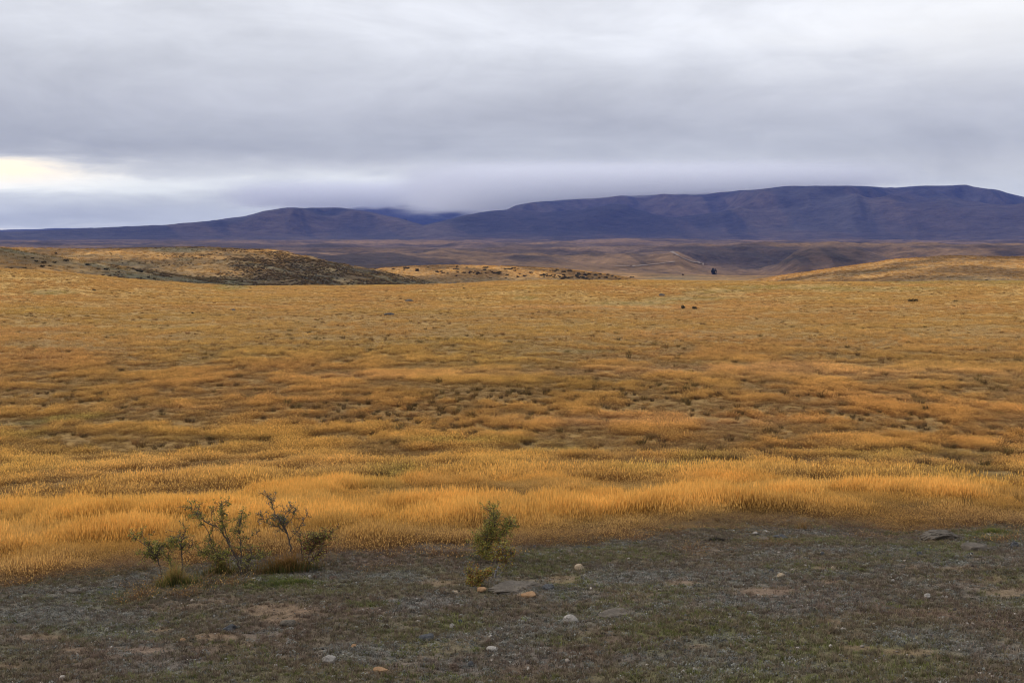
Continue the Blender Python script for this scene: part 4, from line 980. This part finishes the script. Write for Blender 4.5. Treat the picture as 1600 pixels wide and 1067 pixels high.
STONES = [
    (906, 887, 18, 9, 'tan', 'smooth pale tan stone lying alone right of the leafy green shrub', {}),
    (892, 968, 24, 13, 'pale', 'pale cracked rounded stone on brown turf, right below the slab rock', dict(crack=.12)),
    (595, 1048, 26, 6, 'orange', 'flat orange tan stone low in the turf, nearest the camera', dict(flat=True)),
    (554, 1009, 12, 5, 'orange', 'small orange tan block on the grey mat patch', {}),
    (516, 1030, 22, 12, 'pale', 'lumpy pale grey brown stone beside a grey mat patch', dict(crack=.1, rough=.25)),
    (666, 997, 27, 8, 'dark', 'flat dark grey stone sunk in olive turf', dict(flat=True)),
    (707, 978, 10, 9, 'pale', 'small whitish pebble with a dark foot, below the slab rock', {}),
    (719, 972, 9, 6, 'dark', 'small dark clod just behind the small whitish pebble', {}),
    (709, 1043, 18, 10, 'brown', 'brown crumbly clod with a pale top near the bottom edge', dict(rough=.3)),
    (736, 1037, 12, 8, 'dark', 'dark stone just right of the brown crumbly clod', {}),
    (769, 1014, 19, 5, 'pale', 'thin flat whitish stone on the brown turf', dict(flat=True)),
    (764, 1003, 10, 7, 'brown', 'purple brown lump above the thin flat whitish stone', dict(rough=.3)),
    (1069, 1050, 11, 6, 'pale', 'left of two pale pebbles near the bottom edge', {}),
    (1085, 1047, 8, 7, 'pale', 'rounder of two pale pebbles near the bottom edge, the right one', {}),
    (1218, 839, 24, 8, 'dark', 'dark low stone at the edge of the tall grass', {}),
    (1192, 841, 20, 5, 'grey', 'low grey stone left of the dark stone at the grass edge', {}),
    (1180, 833, 10, 4, 'pale', 'whitish chip left of the dark stone at the grass edge', {}),
    (1197, 830, 8, 3, 'pale', 'whitish chip right behind the other at the grass edge', {}),
    (1522, 857, 44, 9, 'grey', 'long flat grey brown rock in front of the green patch', dict(flat=True)),
    (1437, 866, 10, 8, 'dark', 'blackish lump in front of the grey rock mound', dict(rough=.3)),
    (1453, 859, 6, 4, 'dark', 'tiny black lump between the rock mound and the blackish lump', {}),
    (1518, 865, 9, 6, 'dark', 'small black lump at the front of the long flat rock', {}),
    (1584, 851, 13, 9, 'dark', 'dark knobbly stone near the right edge of the frame', dict(rough=.28)),
    (1302, 888, 9, 8, 'tan', 'small round tan pebble beside a bare soil spot', {}),
    (1307, 982, 8, 6, 'tan', 'small tan pebble alone in green brown turf', {}),
    (1449, 931, 13, 6, 'pale', 'larger of the whitish pebbles in the grey turf at right', {}),
    (1473, 932, 5, 4, 'pale', 'left one of a close pair of tiny white pebbles', {}),
    (1479, 933, 6, 5, 'pale', 'right one of a close pair of tiny white pebbles', {}),
    (1395, 907, 7, 4, 'pale', 'tiny pale pebble in grey turf below the blackish lump', {}),
    (1285, 865, 7, 5, 'dark', 'tiny dark stone midway across the grey turf', {}),
    (857, 917, 24, 9, 'dark', 'dark jagged stone at the right end of the slab rock', dict(rough=.35)),
    (828, 930, 28, 5, 'orange', 'orange broken rock face in front of the slab rock', dict(flat=True)),
    (752, 922, 16, 6, 'orange', 'small orange pink rock at the left end of the slab rock', dict(flat=True)),
    (711, 925, 12, 4, 'tan', 'small pinkish tan stone left of the low rusty shrub', dict(flat=True)),
    (358, 981, 24, 9, 'dark', 'dark stone lying in a hollow of the grey turf', dict(rough=.3)),
    (450, 974, 26, 11, 'grey', 'weathered grey lump right of the hollow in the turf', {}),
    (285, 999, 10, 4, 'orange', 'small pinkish stone on grey mats at left', {}),
    (521, 903, 16, 6, 'brown', 'dark brown lump in place of a dark hole right of the green grass patch', dict(rough=.3)),  # lump added where the turf has a dark hole
    (492, 902, 8, 6, 'brown', 'small brown clod against the green grass patch', dict(rough=.3)),
    (396, 904, 8, 3, 'pale', 'white chip at the foot of the many stemmed shrub', {}),
    (484, 900, 6, 4, 'pale', 'white chip right of the rusty grass clump', {}),
    (112, 924, 22, 4, 'grey', 'thin pale grey rock ledge in the turf at left', dict(flat=True)),
    (872, 872, 5, 4, 'pale', 'tiny pale pebble above the smooth tan stone', {}),
    (920, 856, 8, 5, 'dark', 'small dark lump near the middle of the grass edge', {}),
    (855, 845, 8, 2, 'pale', 'thin pale sliver of stone at the grass edge', dict(flat=True)),
    (835, 854, 7, 4, 'dark', 'small dark stone below the thin pale sliver', {}),
    (1205, 892, 8, 6, 'dark', 'small upright dark stone in the grey turf at centre right', {}),
    (1220, 898, 14, 6, 'tan', 'buff stone half hidden in turf right of the upright dark stone', {}),
    (535, 992, 0, 0, None, None, None),
]
for i, (px, py, w_, h_, kd, lb, kw) in enumerate(STONES):
    if kd is None: continue
    stone(px, py, w_, h_, kd, lb, 100 + i, **kw)
stone(803, 918, 88, 8, 'grey', 'large flat grey slab rock bedded in the turf among the small shrubs', 301, depth=.62, cat='rock', name='slab_rock', sub=6, rough=.3, flat=True, sink=.5)
stone(1466, 838, 60, 14, 'grey', 'dark grey rounded rock mound near the tall grass at right', 302, depth=.55, cat='rock', name='rock_mound', sub=5, rough=.3, sink=.3)
stone(965, 957, 66, 5, 'grey', 'low pale crusted rock showing through the turf right of the cracked stone', 303, depth=.5, cat='rock', name='low_rock', sub=5, rough=.3, flat=True, sink=.5)

# ------------------------------------------------------------------ shrubs and rocks far out on the plain and the hills
M_FARSHRUB, _t, _b, _o = new_mat('dark_shrub_leaves')
_oi = _t.nodes.new('ShaderNodeObjectInfo')
_t.links.new(mixc(_t, S(_t, _oi.outputs['Random']), (0.030, 0.030, 0.018), (0.060, 0.048, 0.026)).k, _b.inputs['Base Color'])
M_FARTREE, _t, _b, _o = new_mat('dark_tree_leaves'); _b.inputs['Base Color'].default_value = (0.022, 0.026, 0.02, 1)
def leafy_dome(name, n, seed, w=1.0, h=.7, ls=.16, mat=None, lobes=5):
    r = random.Random(seed); V = []; Fc = []; LT = []
    lb = [(r.uniform(-.5, .5) * w, r.uniform(-.5, .5) * w, r.uniform(.2, .65) * h, r.uniform(.28, .5)) for _ in range(lobes)]
    for _ in range(n):
        lx, ly, lz, lr = r.choice(lb)
        v = Vector((r.gauss(0, 1), r.gauss(0, 1), r.gauss(0, 1))).normalized() * lr * r.uniform(.5, 1.05)
        c = Vector((lx + v.x * w, ly + v.y * w, max(.02, lz + v.z * h)))
        u = Vector((r.gauss(0, 1), r.gauss(0, 1), r.gauss(0, 1))).normalized(); q = u.orthogonal().normalized(); s_ = ls * r.uniform(.5, 1.2); k = len(V)
        V += [tuple(c - u * s_), tuple(c + q * s_ * .7), tuple(c + u * s_), tuple(c - q * s_ * .7)]; Fc += [k, k+1, k+2, k+3]; LT.append(4)
    for lx, ly, lz, lr in lb:
        tube(V, Fc, LT, [Vector((lx * .15, ly * .15, -.05)), Vector((lx * .6, ly * .6, lz * .6)), Vector((lx, ly, lz))], .035, .012, 4)
    return mesh_np(name, np.array(V), Fc, LT, mat or M_FARSHRUB, False, do_link=False)
protos = [leafy_dome('far_shrub', 150, s) for s in range(5)]
def put_shrub(px, py, wpx, dmin, dmax, label, group=None, hk=1.0, name='far_shrub', proto=None, cat='shrub'):
    B = hit(px, py, dmin=dmin, dmax=dmax)
    src = proto or protos[int(rng.integers(0, 5))]
    o = link(bpy.data.objects.new(name, src.data)); mpp = math.hypot(B.y, B.z - ZC) / F
    s_ = wpx * mpp / 1.5; o.location = B - Vector((0, 0, .06 * s_)); o.scale = (s_, s_, s_ * hk); o.rotation_euler = (0, 0, float(rng.uniform(0, 6.28)))
    tag(o, label, cat, group); return o
# single ones one can point at
put_shrub(1067, 483, 8, 150, 400, 'small upright dark shrub alone on the plain, left of a rounder one', hk=1.7)
put_shrub(1085, 483, 11, 150, 400, 'rounded dark shrub alone on the plain, right of an upright one', hk=1.0)
put_shrub(1426, 472, 15, 200, 420, 'wide dark green shrub alone on the plain at right', hk=.8)
put_shrub(147, 454, 7, 200, 420, 'dark shrub on the near slope at left beside a grey green patch', hk=.8)
put_shrub(174, 459, 6, 200, 420, 'dark shrub on the near slope, lower right of its neighbour', hk=1.)
put_shrub(301, 490, 7, 150, 400, 'small dark shrub by itself on the left plain', hk=.9)
put_shrub(724, 452, 5, 250, 420, 'tiny dark shrub on the crest of the plain near the middle', hk=1.2)
put_shrub(1493, 471, 6, 200, 420, 'tiny shrub on the plain right of the wide dark green one', hk=.8)
put_shrub(1490, 479, 5, 200, 420, 'tiny shrub on the plain in front of its equally tiny neighbour', hk=.8)
def far_rock(px, py, w_, h_, label, seed, kd='grey'):
    B = hit(px, py, dmin=120, dmax=430); mpp = math.hypot(B.y, B.z - ZC) / F
    o = stone(906, 887, 20, 10, kd, label, seed, cat='rock', name='far_rock', rough=.25)
    s_ = w_ * mpp / (o.dimensions.x + 1e-6) if o.dimensions.x > 0 else 1.0
    me = o.data; cs = np.array([v.co[:] for v in me.vertices]); wx = np.ptp(cs[:, 0]); hz = np.ptp(cs[:, 2])
    o.scale = (w_ * mpp / wx, w_ * mpp / wx, h_ * mpp * 1.3 / hz); o.location = B; return o
far_rock(640, 472, 14, 5, 'grey rock on the crest of the plain below the scrubby hill', 401)
far_rock(608, 493, 17, 5, 'long dark grey rock on the open plain left of centre', 402, 'dark')
far_rock(1034, 463, 10, 5, 'pale grey rock on the far green strip of the plain', 403)
far_rock(364, 485, 10, 3, 'flat grey rock on the left plain', 404)

HILL_GROUP = 'dark shrubs scattered on the golden middle hill'
cl = [(735, 426, 22, 2.5, 16), (775, 427, 16, 2, 9), (800, 422, 20, 2, 8), (850, 431, 22, 2.5, 14), (890, 433, 26, 3, 18), (915, 429, 18, 3, 12), (870, 423, 22, 2, 8), (930, 436, 20, 3, 8), (680, 425, 40, 5, 8),
      (960, 432, 14, 3, 8), (800, 432, 60, 4, 8), (640, 421, 26, 3, 6), (910, 421, 20, 1.5, 5), (700, 418, 60, 1.2, 7)]
for cx_, cyy_, sx_, sy_, n_ in cl:
    for _ in range(n_):
        put_shrub(cx_ + rng.normal(0, sx_ * .6), cyy_ + rng.normal(0, sy_ * .6), rng.uniform(3.5, 8), 640, 1300,
                  'small dark shrub ' + ('scattered over the left end' if cx_ < 700 else 'in the left thicket' if cx_ < 790 else 'scattered over the middle' if cx_ < 860 else 'in the right thicket' if cx_ < 925 else 'at the right foot') + ' of the golden middle hill', HILL_GROUP, hk=.8)
for a in [(57, 409, 7), (68, 411, 9), (77, 416, 6), (65, 417, 9), (103, 408, 9), (137, 415, 12), (168, 422, 11), (154, 421, 7), (218, 425, 10), (232, 434, 7), (241, 436, 6), (77, 427, 6), (38, 419, 6), (18, 419, 5), (86, 411, 7), (52, 404, 6), (38, 403, 7),
          (218, 436, 9), (160, 431, 7), (109, 418, 5)]:
    put_shrub(*a, 400, 900, 'dark shrub on the green grey slope at the left edge of the hills', 'shrubs on the green grey slope at left', hk=.75)
for _ in range(105):
    t = rng.uniform(); px_ = 395 + 290 * t; top_ = 392 + (px_ - 400) * .2; py_ = top_ + 4 + (449 - top_) * rng.uniform(.02, .95)
    put_shrub(px_, py_, rng.uniform(3.2, 6.5), 440, 860, 'dark shrub on the ' + ('upper' if py_ < top_ + (449 - top_) * .45 else 'lower') + ' part of the steep scrubby flank, ' + ('near the golden top' if px_ < 490 else 'halfway along' if px_ < 590 else 'near its tapering right end'), 'shrubs on the scrubby flank of the left hill', hk=.7)
for a in [(87, 396, 4), (88, 397, 4), (175, 397, 4), (172, 396, 3), (307, 392, 4), (339, 396, 4), (344, 397, 4), (300, 391, 3), (424, 394, 5)]:
    put_shrub(*a, 460, 900, 'tiny dark shrub on the golden top of the left hill', 'tiny shrubs on the golden top of the left hill', hk=.8)
for a in [(1256, 441, 9), (1264, 441, 8), (1270, 440, 7), (1288, 442, 9), (1296, 442, 8), (1302, 441, 6), (1424, 434, 7), (1430, 434, 6), (1541, 438, 6), (1436, 433, 4), (1365, 424, 4), (1230, 434, 5)]:  # shrub rows added mostly to stand in for dark ledge gaps
    put_shrub(*a, 440, 1300, 'dark low shrub, mostly in place of dark ledges, on the foot of the right golden hill', 'low shrubs and ledge stand-ins on the right golden hill', hk=.5)
n_ = 42000
t_ = rng.uniform(size=n_); az_ = np.arctan((170 + 530 * t_ - 800) / F); dd_ = rng.uniform(455, 800, n_)
x_, y_ = np.sin(az_) * dd_, np.cos(az_) * dd_; z_ = height(x_, y_); px_, py_ = project(x_, y_, z_)
k_ = (rng.uniform(size=n_) < blobs(px_, py_, [(500, 434, 180, 30, 1.0, .16), (600, 440, 100, 18, 1.0, .1), (440, 412, 60, 12, .5, .3), (320, 442, 150, 10, .8, .06), (230, 420, 60, 8, .4, .15)], (fbm(x_, y_, 25, 3, 91) - .5) * 1.6)) & (fbm(x_, y_, 12, 2, 92) > .47)
s_ = rng.uniform(.8, 2.3, n_)
tt = np.array([(.55, .65, .85), (.8, .85, 1.0), (1.6, 1.6, 2.0), (.4, .48, .65)])[rng.integers(0, 4, n_)]
scatter('scrub', np.stack([x_, y_, z_], 1)[k_], np.stack([s_, s_, s_ * .6], 1)[k_], tt[k_], tus_forms, 'low dark and grey scrub covering the steep flank of the left hill')
n_ = 70000
x_, y_ = wedge(430, 1150, n_); z_ = height(x_, y_); c_, f_ = cover(x_, y_, z_)
cl_ = c_ / np.array([0.34, 0.19, 0.06]); k_ = rng.uniform(size=n_) < .85
s_ = rng.uniform(1.2, 2.8, n_)
scatter('hill_grass', np.stack([x_, y_, z_], 1)[k_], np.stack([s_, s_, s_ * .8], 1)[k_], (np.clip(cl_, .1, 1.5) * rng.uniform(.5, 1.15, (n_, 1)))[k_], far_forms, 'dry grass tufts covering the low hills beyond the plain')
# the lone tree clump in the valley
B = hit(1116, 429, dmin=1550, dmax=3200); mpp = math.hypot(B.y, B.z - ZC) / F
root = bpy.data.objects.new('valley_tree', None); root.location = B; link(root); tag(root, 'single dark tree standing in the valley below the escarpment', 'tree')
cr_ = leafy_dome('crown', 420, 77, w=5.2 * mpp, h=11.5 * mpp, ls=1.2 * mpp, mat=M_FARTREE, lobes=7); link(cr_); cr_.parent = root
V = []; Fc = []; LT = []; tube(V, Fc, LT, [Vector((0, 0, -1)), Vector((.2, 0, 4 * mpp)), Vector((0, 0, 9 * mpp))], 1.1 * mpp, .5 * mpp, 7); mesh_np('trunk', np.array(V), Fc, LT, M_TWIG, True, root)
put_shrub(1067, 430, 5, 1500, 3200, 'small dark bush in the valley left of the single tree', hk=.9)

# farm tracks over the valley country
M_TRACK, _t, _b, _o = new_mat('track_gravel')
_t.links.new(mixc(_t, noise(_t, pos(_t), .03, 3), (0.17, 0.13, 0.10), (0.25, 0.19, 0.15)).k, _b.inputs['Base Color'])
def track(pts, label, dmin, dmax, w=6.5):
    pp = []
    for (x0, y0), (x1, y1) in zip(pts[:-1], pts[1:]):
        for t in np.linspace(0, 1, 6)[:-1]: pp.append(hit(x0 + (x1 - x0) * t, y0 + (y1 - y0) * t, dmin=dmin, dmax=dmax))
    dense = []
    for a, b in zip(pp[:-1], pp[1:]):
        for t in np.linspace(0, 1, 8)[:-1]: dense.append((a.x + (b.x - a.x) * t, a.y + (b.y - a.y) * t))
    q = np.array(dense); tg = np.gradient(q, axis=0); tg /= np.linalg.norm(tg, axis=1)[:, None] + 1e-9; nr = np.stack([-tg[:, 1], tg[:, 0]], 1)
    rows = [q + nr * w * k for k in (-.5, -.17, .17, .5)]
    V = np.concatenate([np.column_stack([r_, height(r_[:, 0], r_[:, 1]) + 1.6]) for r_ in rows]); n = len(q)
    Fc = []; 
    for k in range(3):
        for i in range(n - 1): Fc += [k*n+i, k*n+i+1, (k+1)*n+i+1, (k+1)*n+i]
    o = mesh_np('track', V, Fc, [4] * (3 * (n - 1)), M_TRACK, True); tag(o, label, kind='structure')
track([(1098, 412), (1082, 410), (1066, 404), (1054, 397), (1047, 393)], 'pale farm track climbing the valley side', 1700, 4200)
track([(960, 417), (1000, 416), (1030, 413), (1062, 409)], 'pale farm track along the foot of the valley side', 1700, 4200, 5)

# ------------------------------------------------------------------ dark tussocks one can tell apart
tdata = [tuft('tussock', 120, 0.62, 0.26, 0.016, 1.15, M_TUSS, 90 + s) for s in range(4)]
def untint(m_src, name):
    m = m_src.copy(); m.name = name
    for nd in list(m.node_tree.nodes):
        if nd.type == 'ATTRIBUTE' and nd.attribute_name == 'tint':
            for l in list(nd.outputs['Color'].links):
                mn = l.to_node; m.node_tree.links.remove(l); mn.inputs[7].default_value = (1, 1, 1, 1)
    return m
M_TUSS1 = untint(M_TUSS, 'tussock_blades')
for t_ in tdata: t_.data.materials[0] = M_TUSS1
for B, s_, lb_, gp_, hk_ in TUSS:
    t_ = link(bpy.data.objects.new('tussock', tdata[int(rng.integers(0, 4))].data))
    t_.location = B; t_.scale = (s_ * 1.1, s_ * 1.1, max(s_ * hk_, .75)); t_.rotation_euler = (0, 0, float(rng.uniform(0, 6.28))); tag(t_, lb_, 'tussock', gp_)

# ------------------------------------------------------------------ air and cloud
def vol_box(name, x0, x1, y0, y1, z0, z1):
    V = np.array([(x, y_, z_) for z_ in (z0, z1) for y_ in (y0, y1) for x in (x0, x1)], float)
    Fc = [0,2,3,1, 4,5,7,6, 0,1,5,4, 2,6,7,3, 0,4,6,2, 1,3,7,5]
    m = bpy.data.materials.new(name); m.use_nodes = True; t = m.node_tree; t.nodes.clear()
    o = t.nodes.new('ShaderNodeOutputMaterial'); v = t.nodes.new('ShaderNodeVolumePrincipled'); t.links.new(v.outputs[0], o.inputs['Volume'])
    m.cycles.volume_sampling = 'DISTANCE'
    ob = mesh_np(name, V, Fc, [4] * 6, m); return ob, m, t, v
hz, hm, ht, hv = vol_box('haze', -20800, 20800, -20800, 20800, -160, 960)
hv.inputs['Color'].default_value = (*AIR_C, 1); hv.inputs['Density'].default_value = AIR_D; hv.inputs['Anisotropy'].default_value = 0.0
hm.cycles.homogeneous_volume = True
tag(hz, 'thin blue air over the whole plain', kind='stuff')
def cloudcap(x0, x1, y0, y1, z0, z1, slope, seed, dens, label):
    """mist lying on a crest: its base climbs with the crest line"""
    ob, m, t, v = vol_box('cloud', x0, x1, y0, y1, z0 + min(slope * x0, slope * x1) - 60, z1)
    p = pos(t); sep = t.nodes.new('ShaderNodeSeparateXYZ'); t.links.new(p.k, sep.inputs[0])
    X, Y, Z = (S(t, sep.outputs[i]) for i in range(3))
    w = combine(t, X * (1 / 420.0) + seed, Y * (1 / 700.0), Z * (1 / 110.0))
    n = noise(t, w, 1.0, 4, .62)
    ex = (X - (x0 + x1) / 2) / ((x1 - x0) / 2); ey = (Y - (y0 + y1) / 2) / ((y1 - y0) / 2)
    side = (ex * ex * -1.0 + 1.0).mx(0.0); fy = (ey * ey * -1.0 + 1.0).mx(0.0)
    low = ((Z - z0 - X * slope) / 60.0 + (n - .5) * 6.0).ss(-.2, 1.6)
    top = ((z1 - Z) / 260.0).ss(0.0, 1.0)
    d = low * top * side.ss(.0, .95) * fy.ss(.02, .35) * dens
    t.links.new(d.k, v.inputs['Density']); v.inputs['Color'].default_value = (1, 1, 1, 1); v.inputs['Anisotropy'].default_value = 0.0
    tag(ob, label, kind='stuff'); return ob
cloudcap(-1500, 4700, 11900, 15800, 285, 860, .052, 1.0, .0030, 'low cloud resting on the top of the long right mountain')
cloudcap(-4300, 1100, 15000, 18900, 375, 800, .0, 5.0, .0022, 'low cloud wrapped round the peak behind the left mountain')
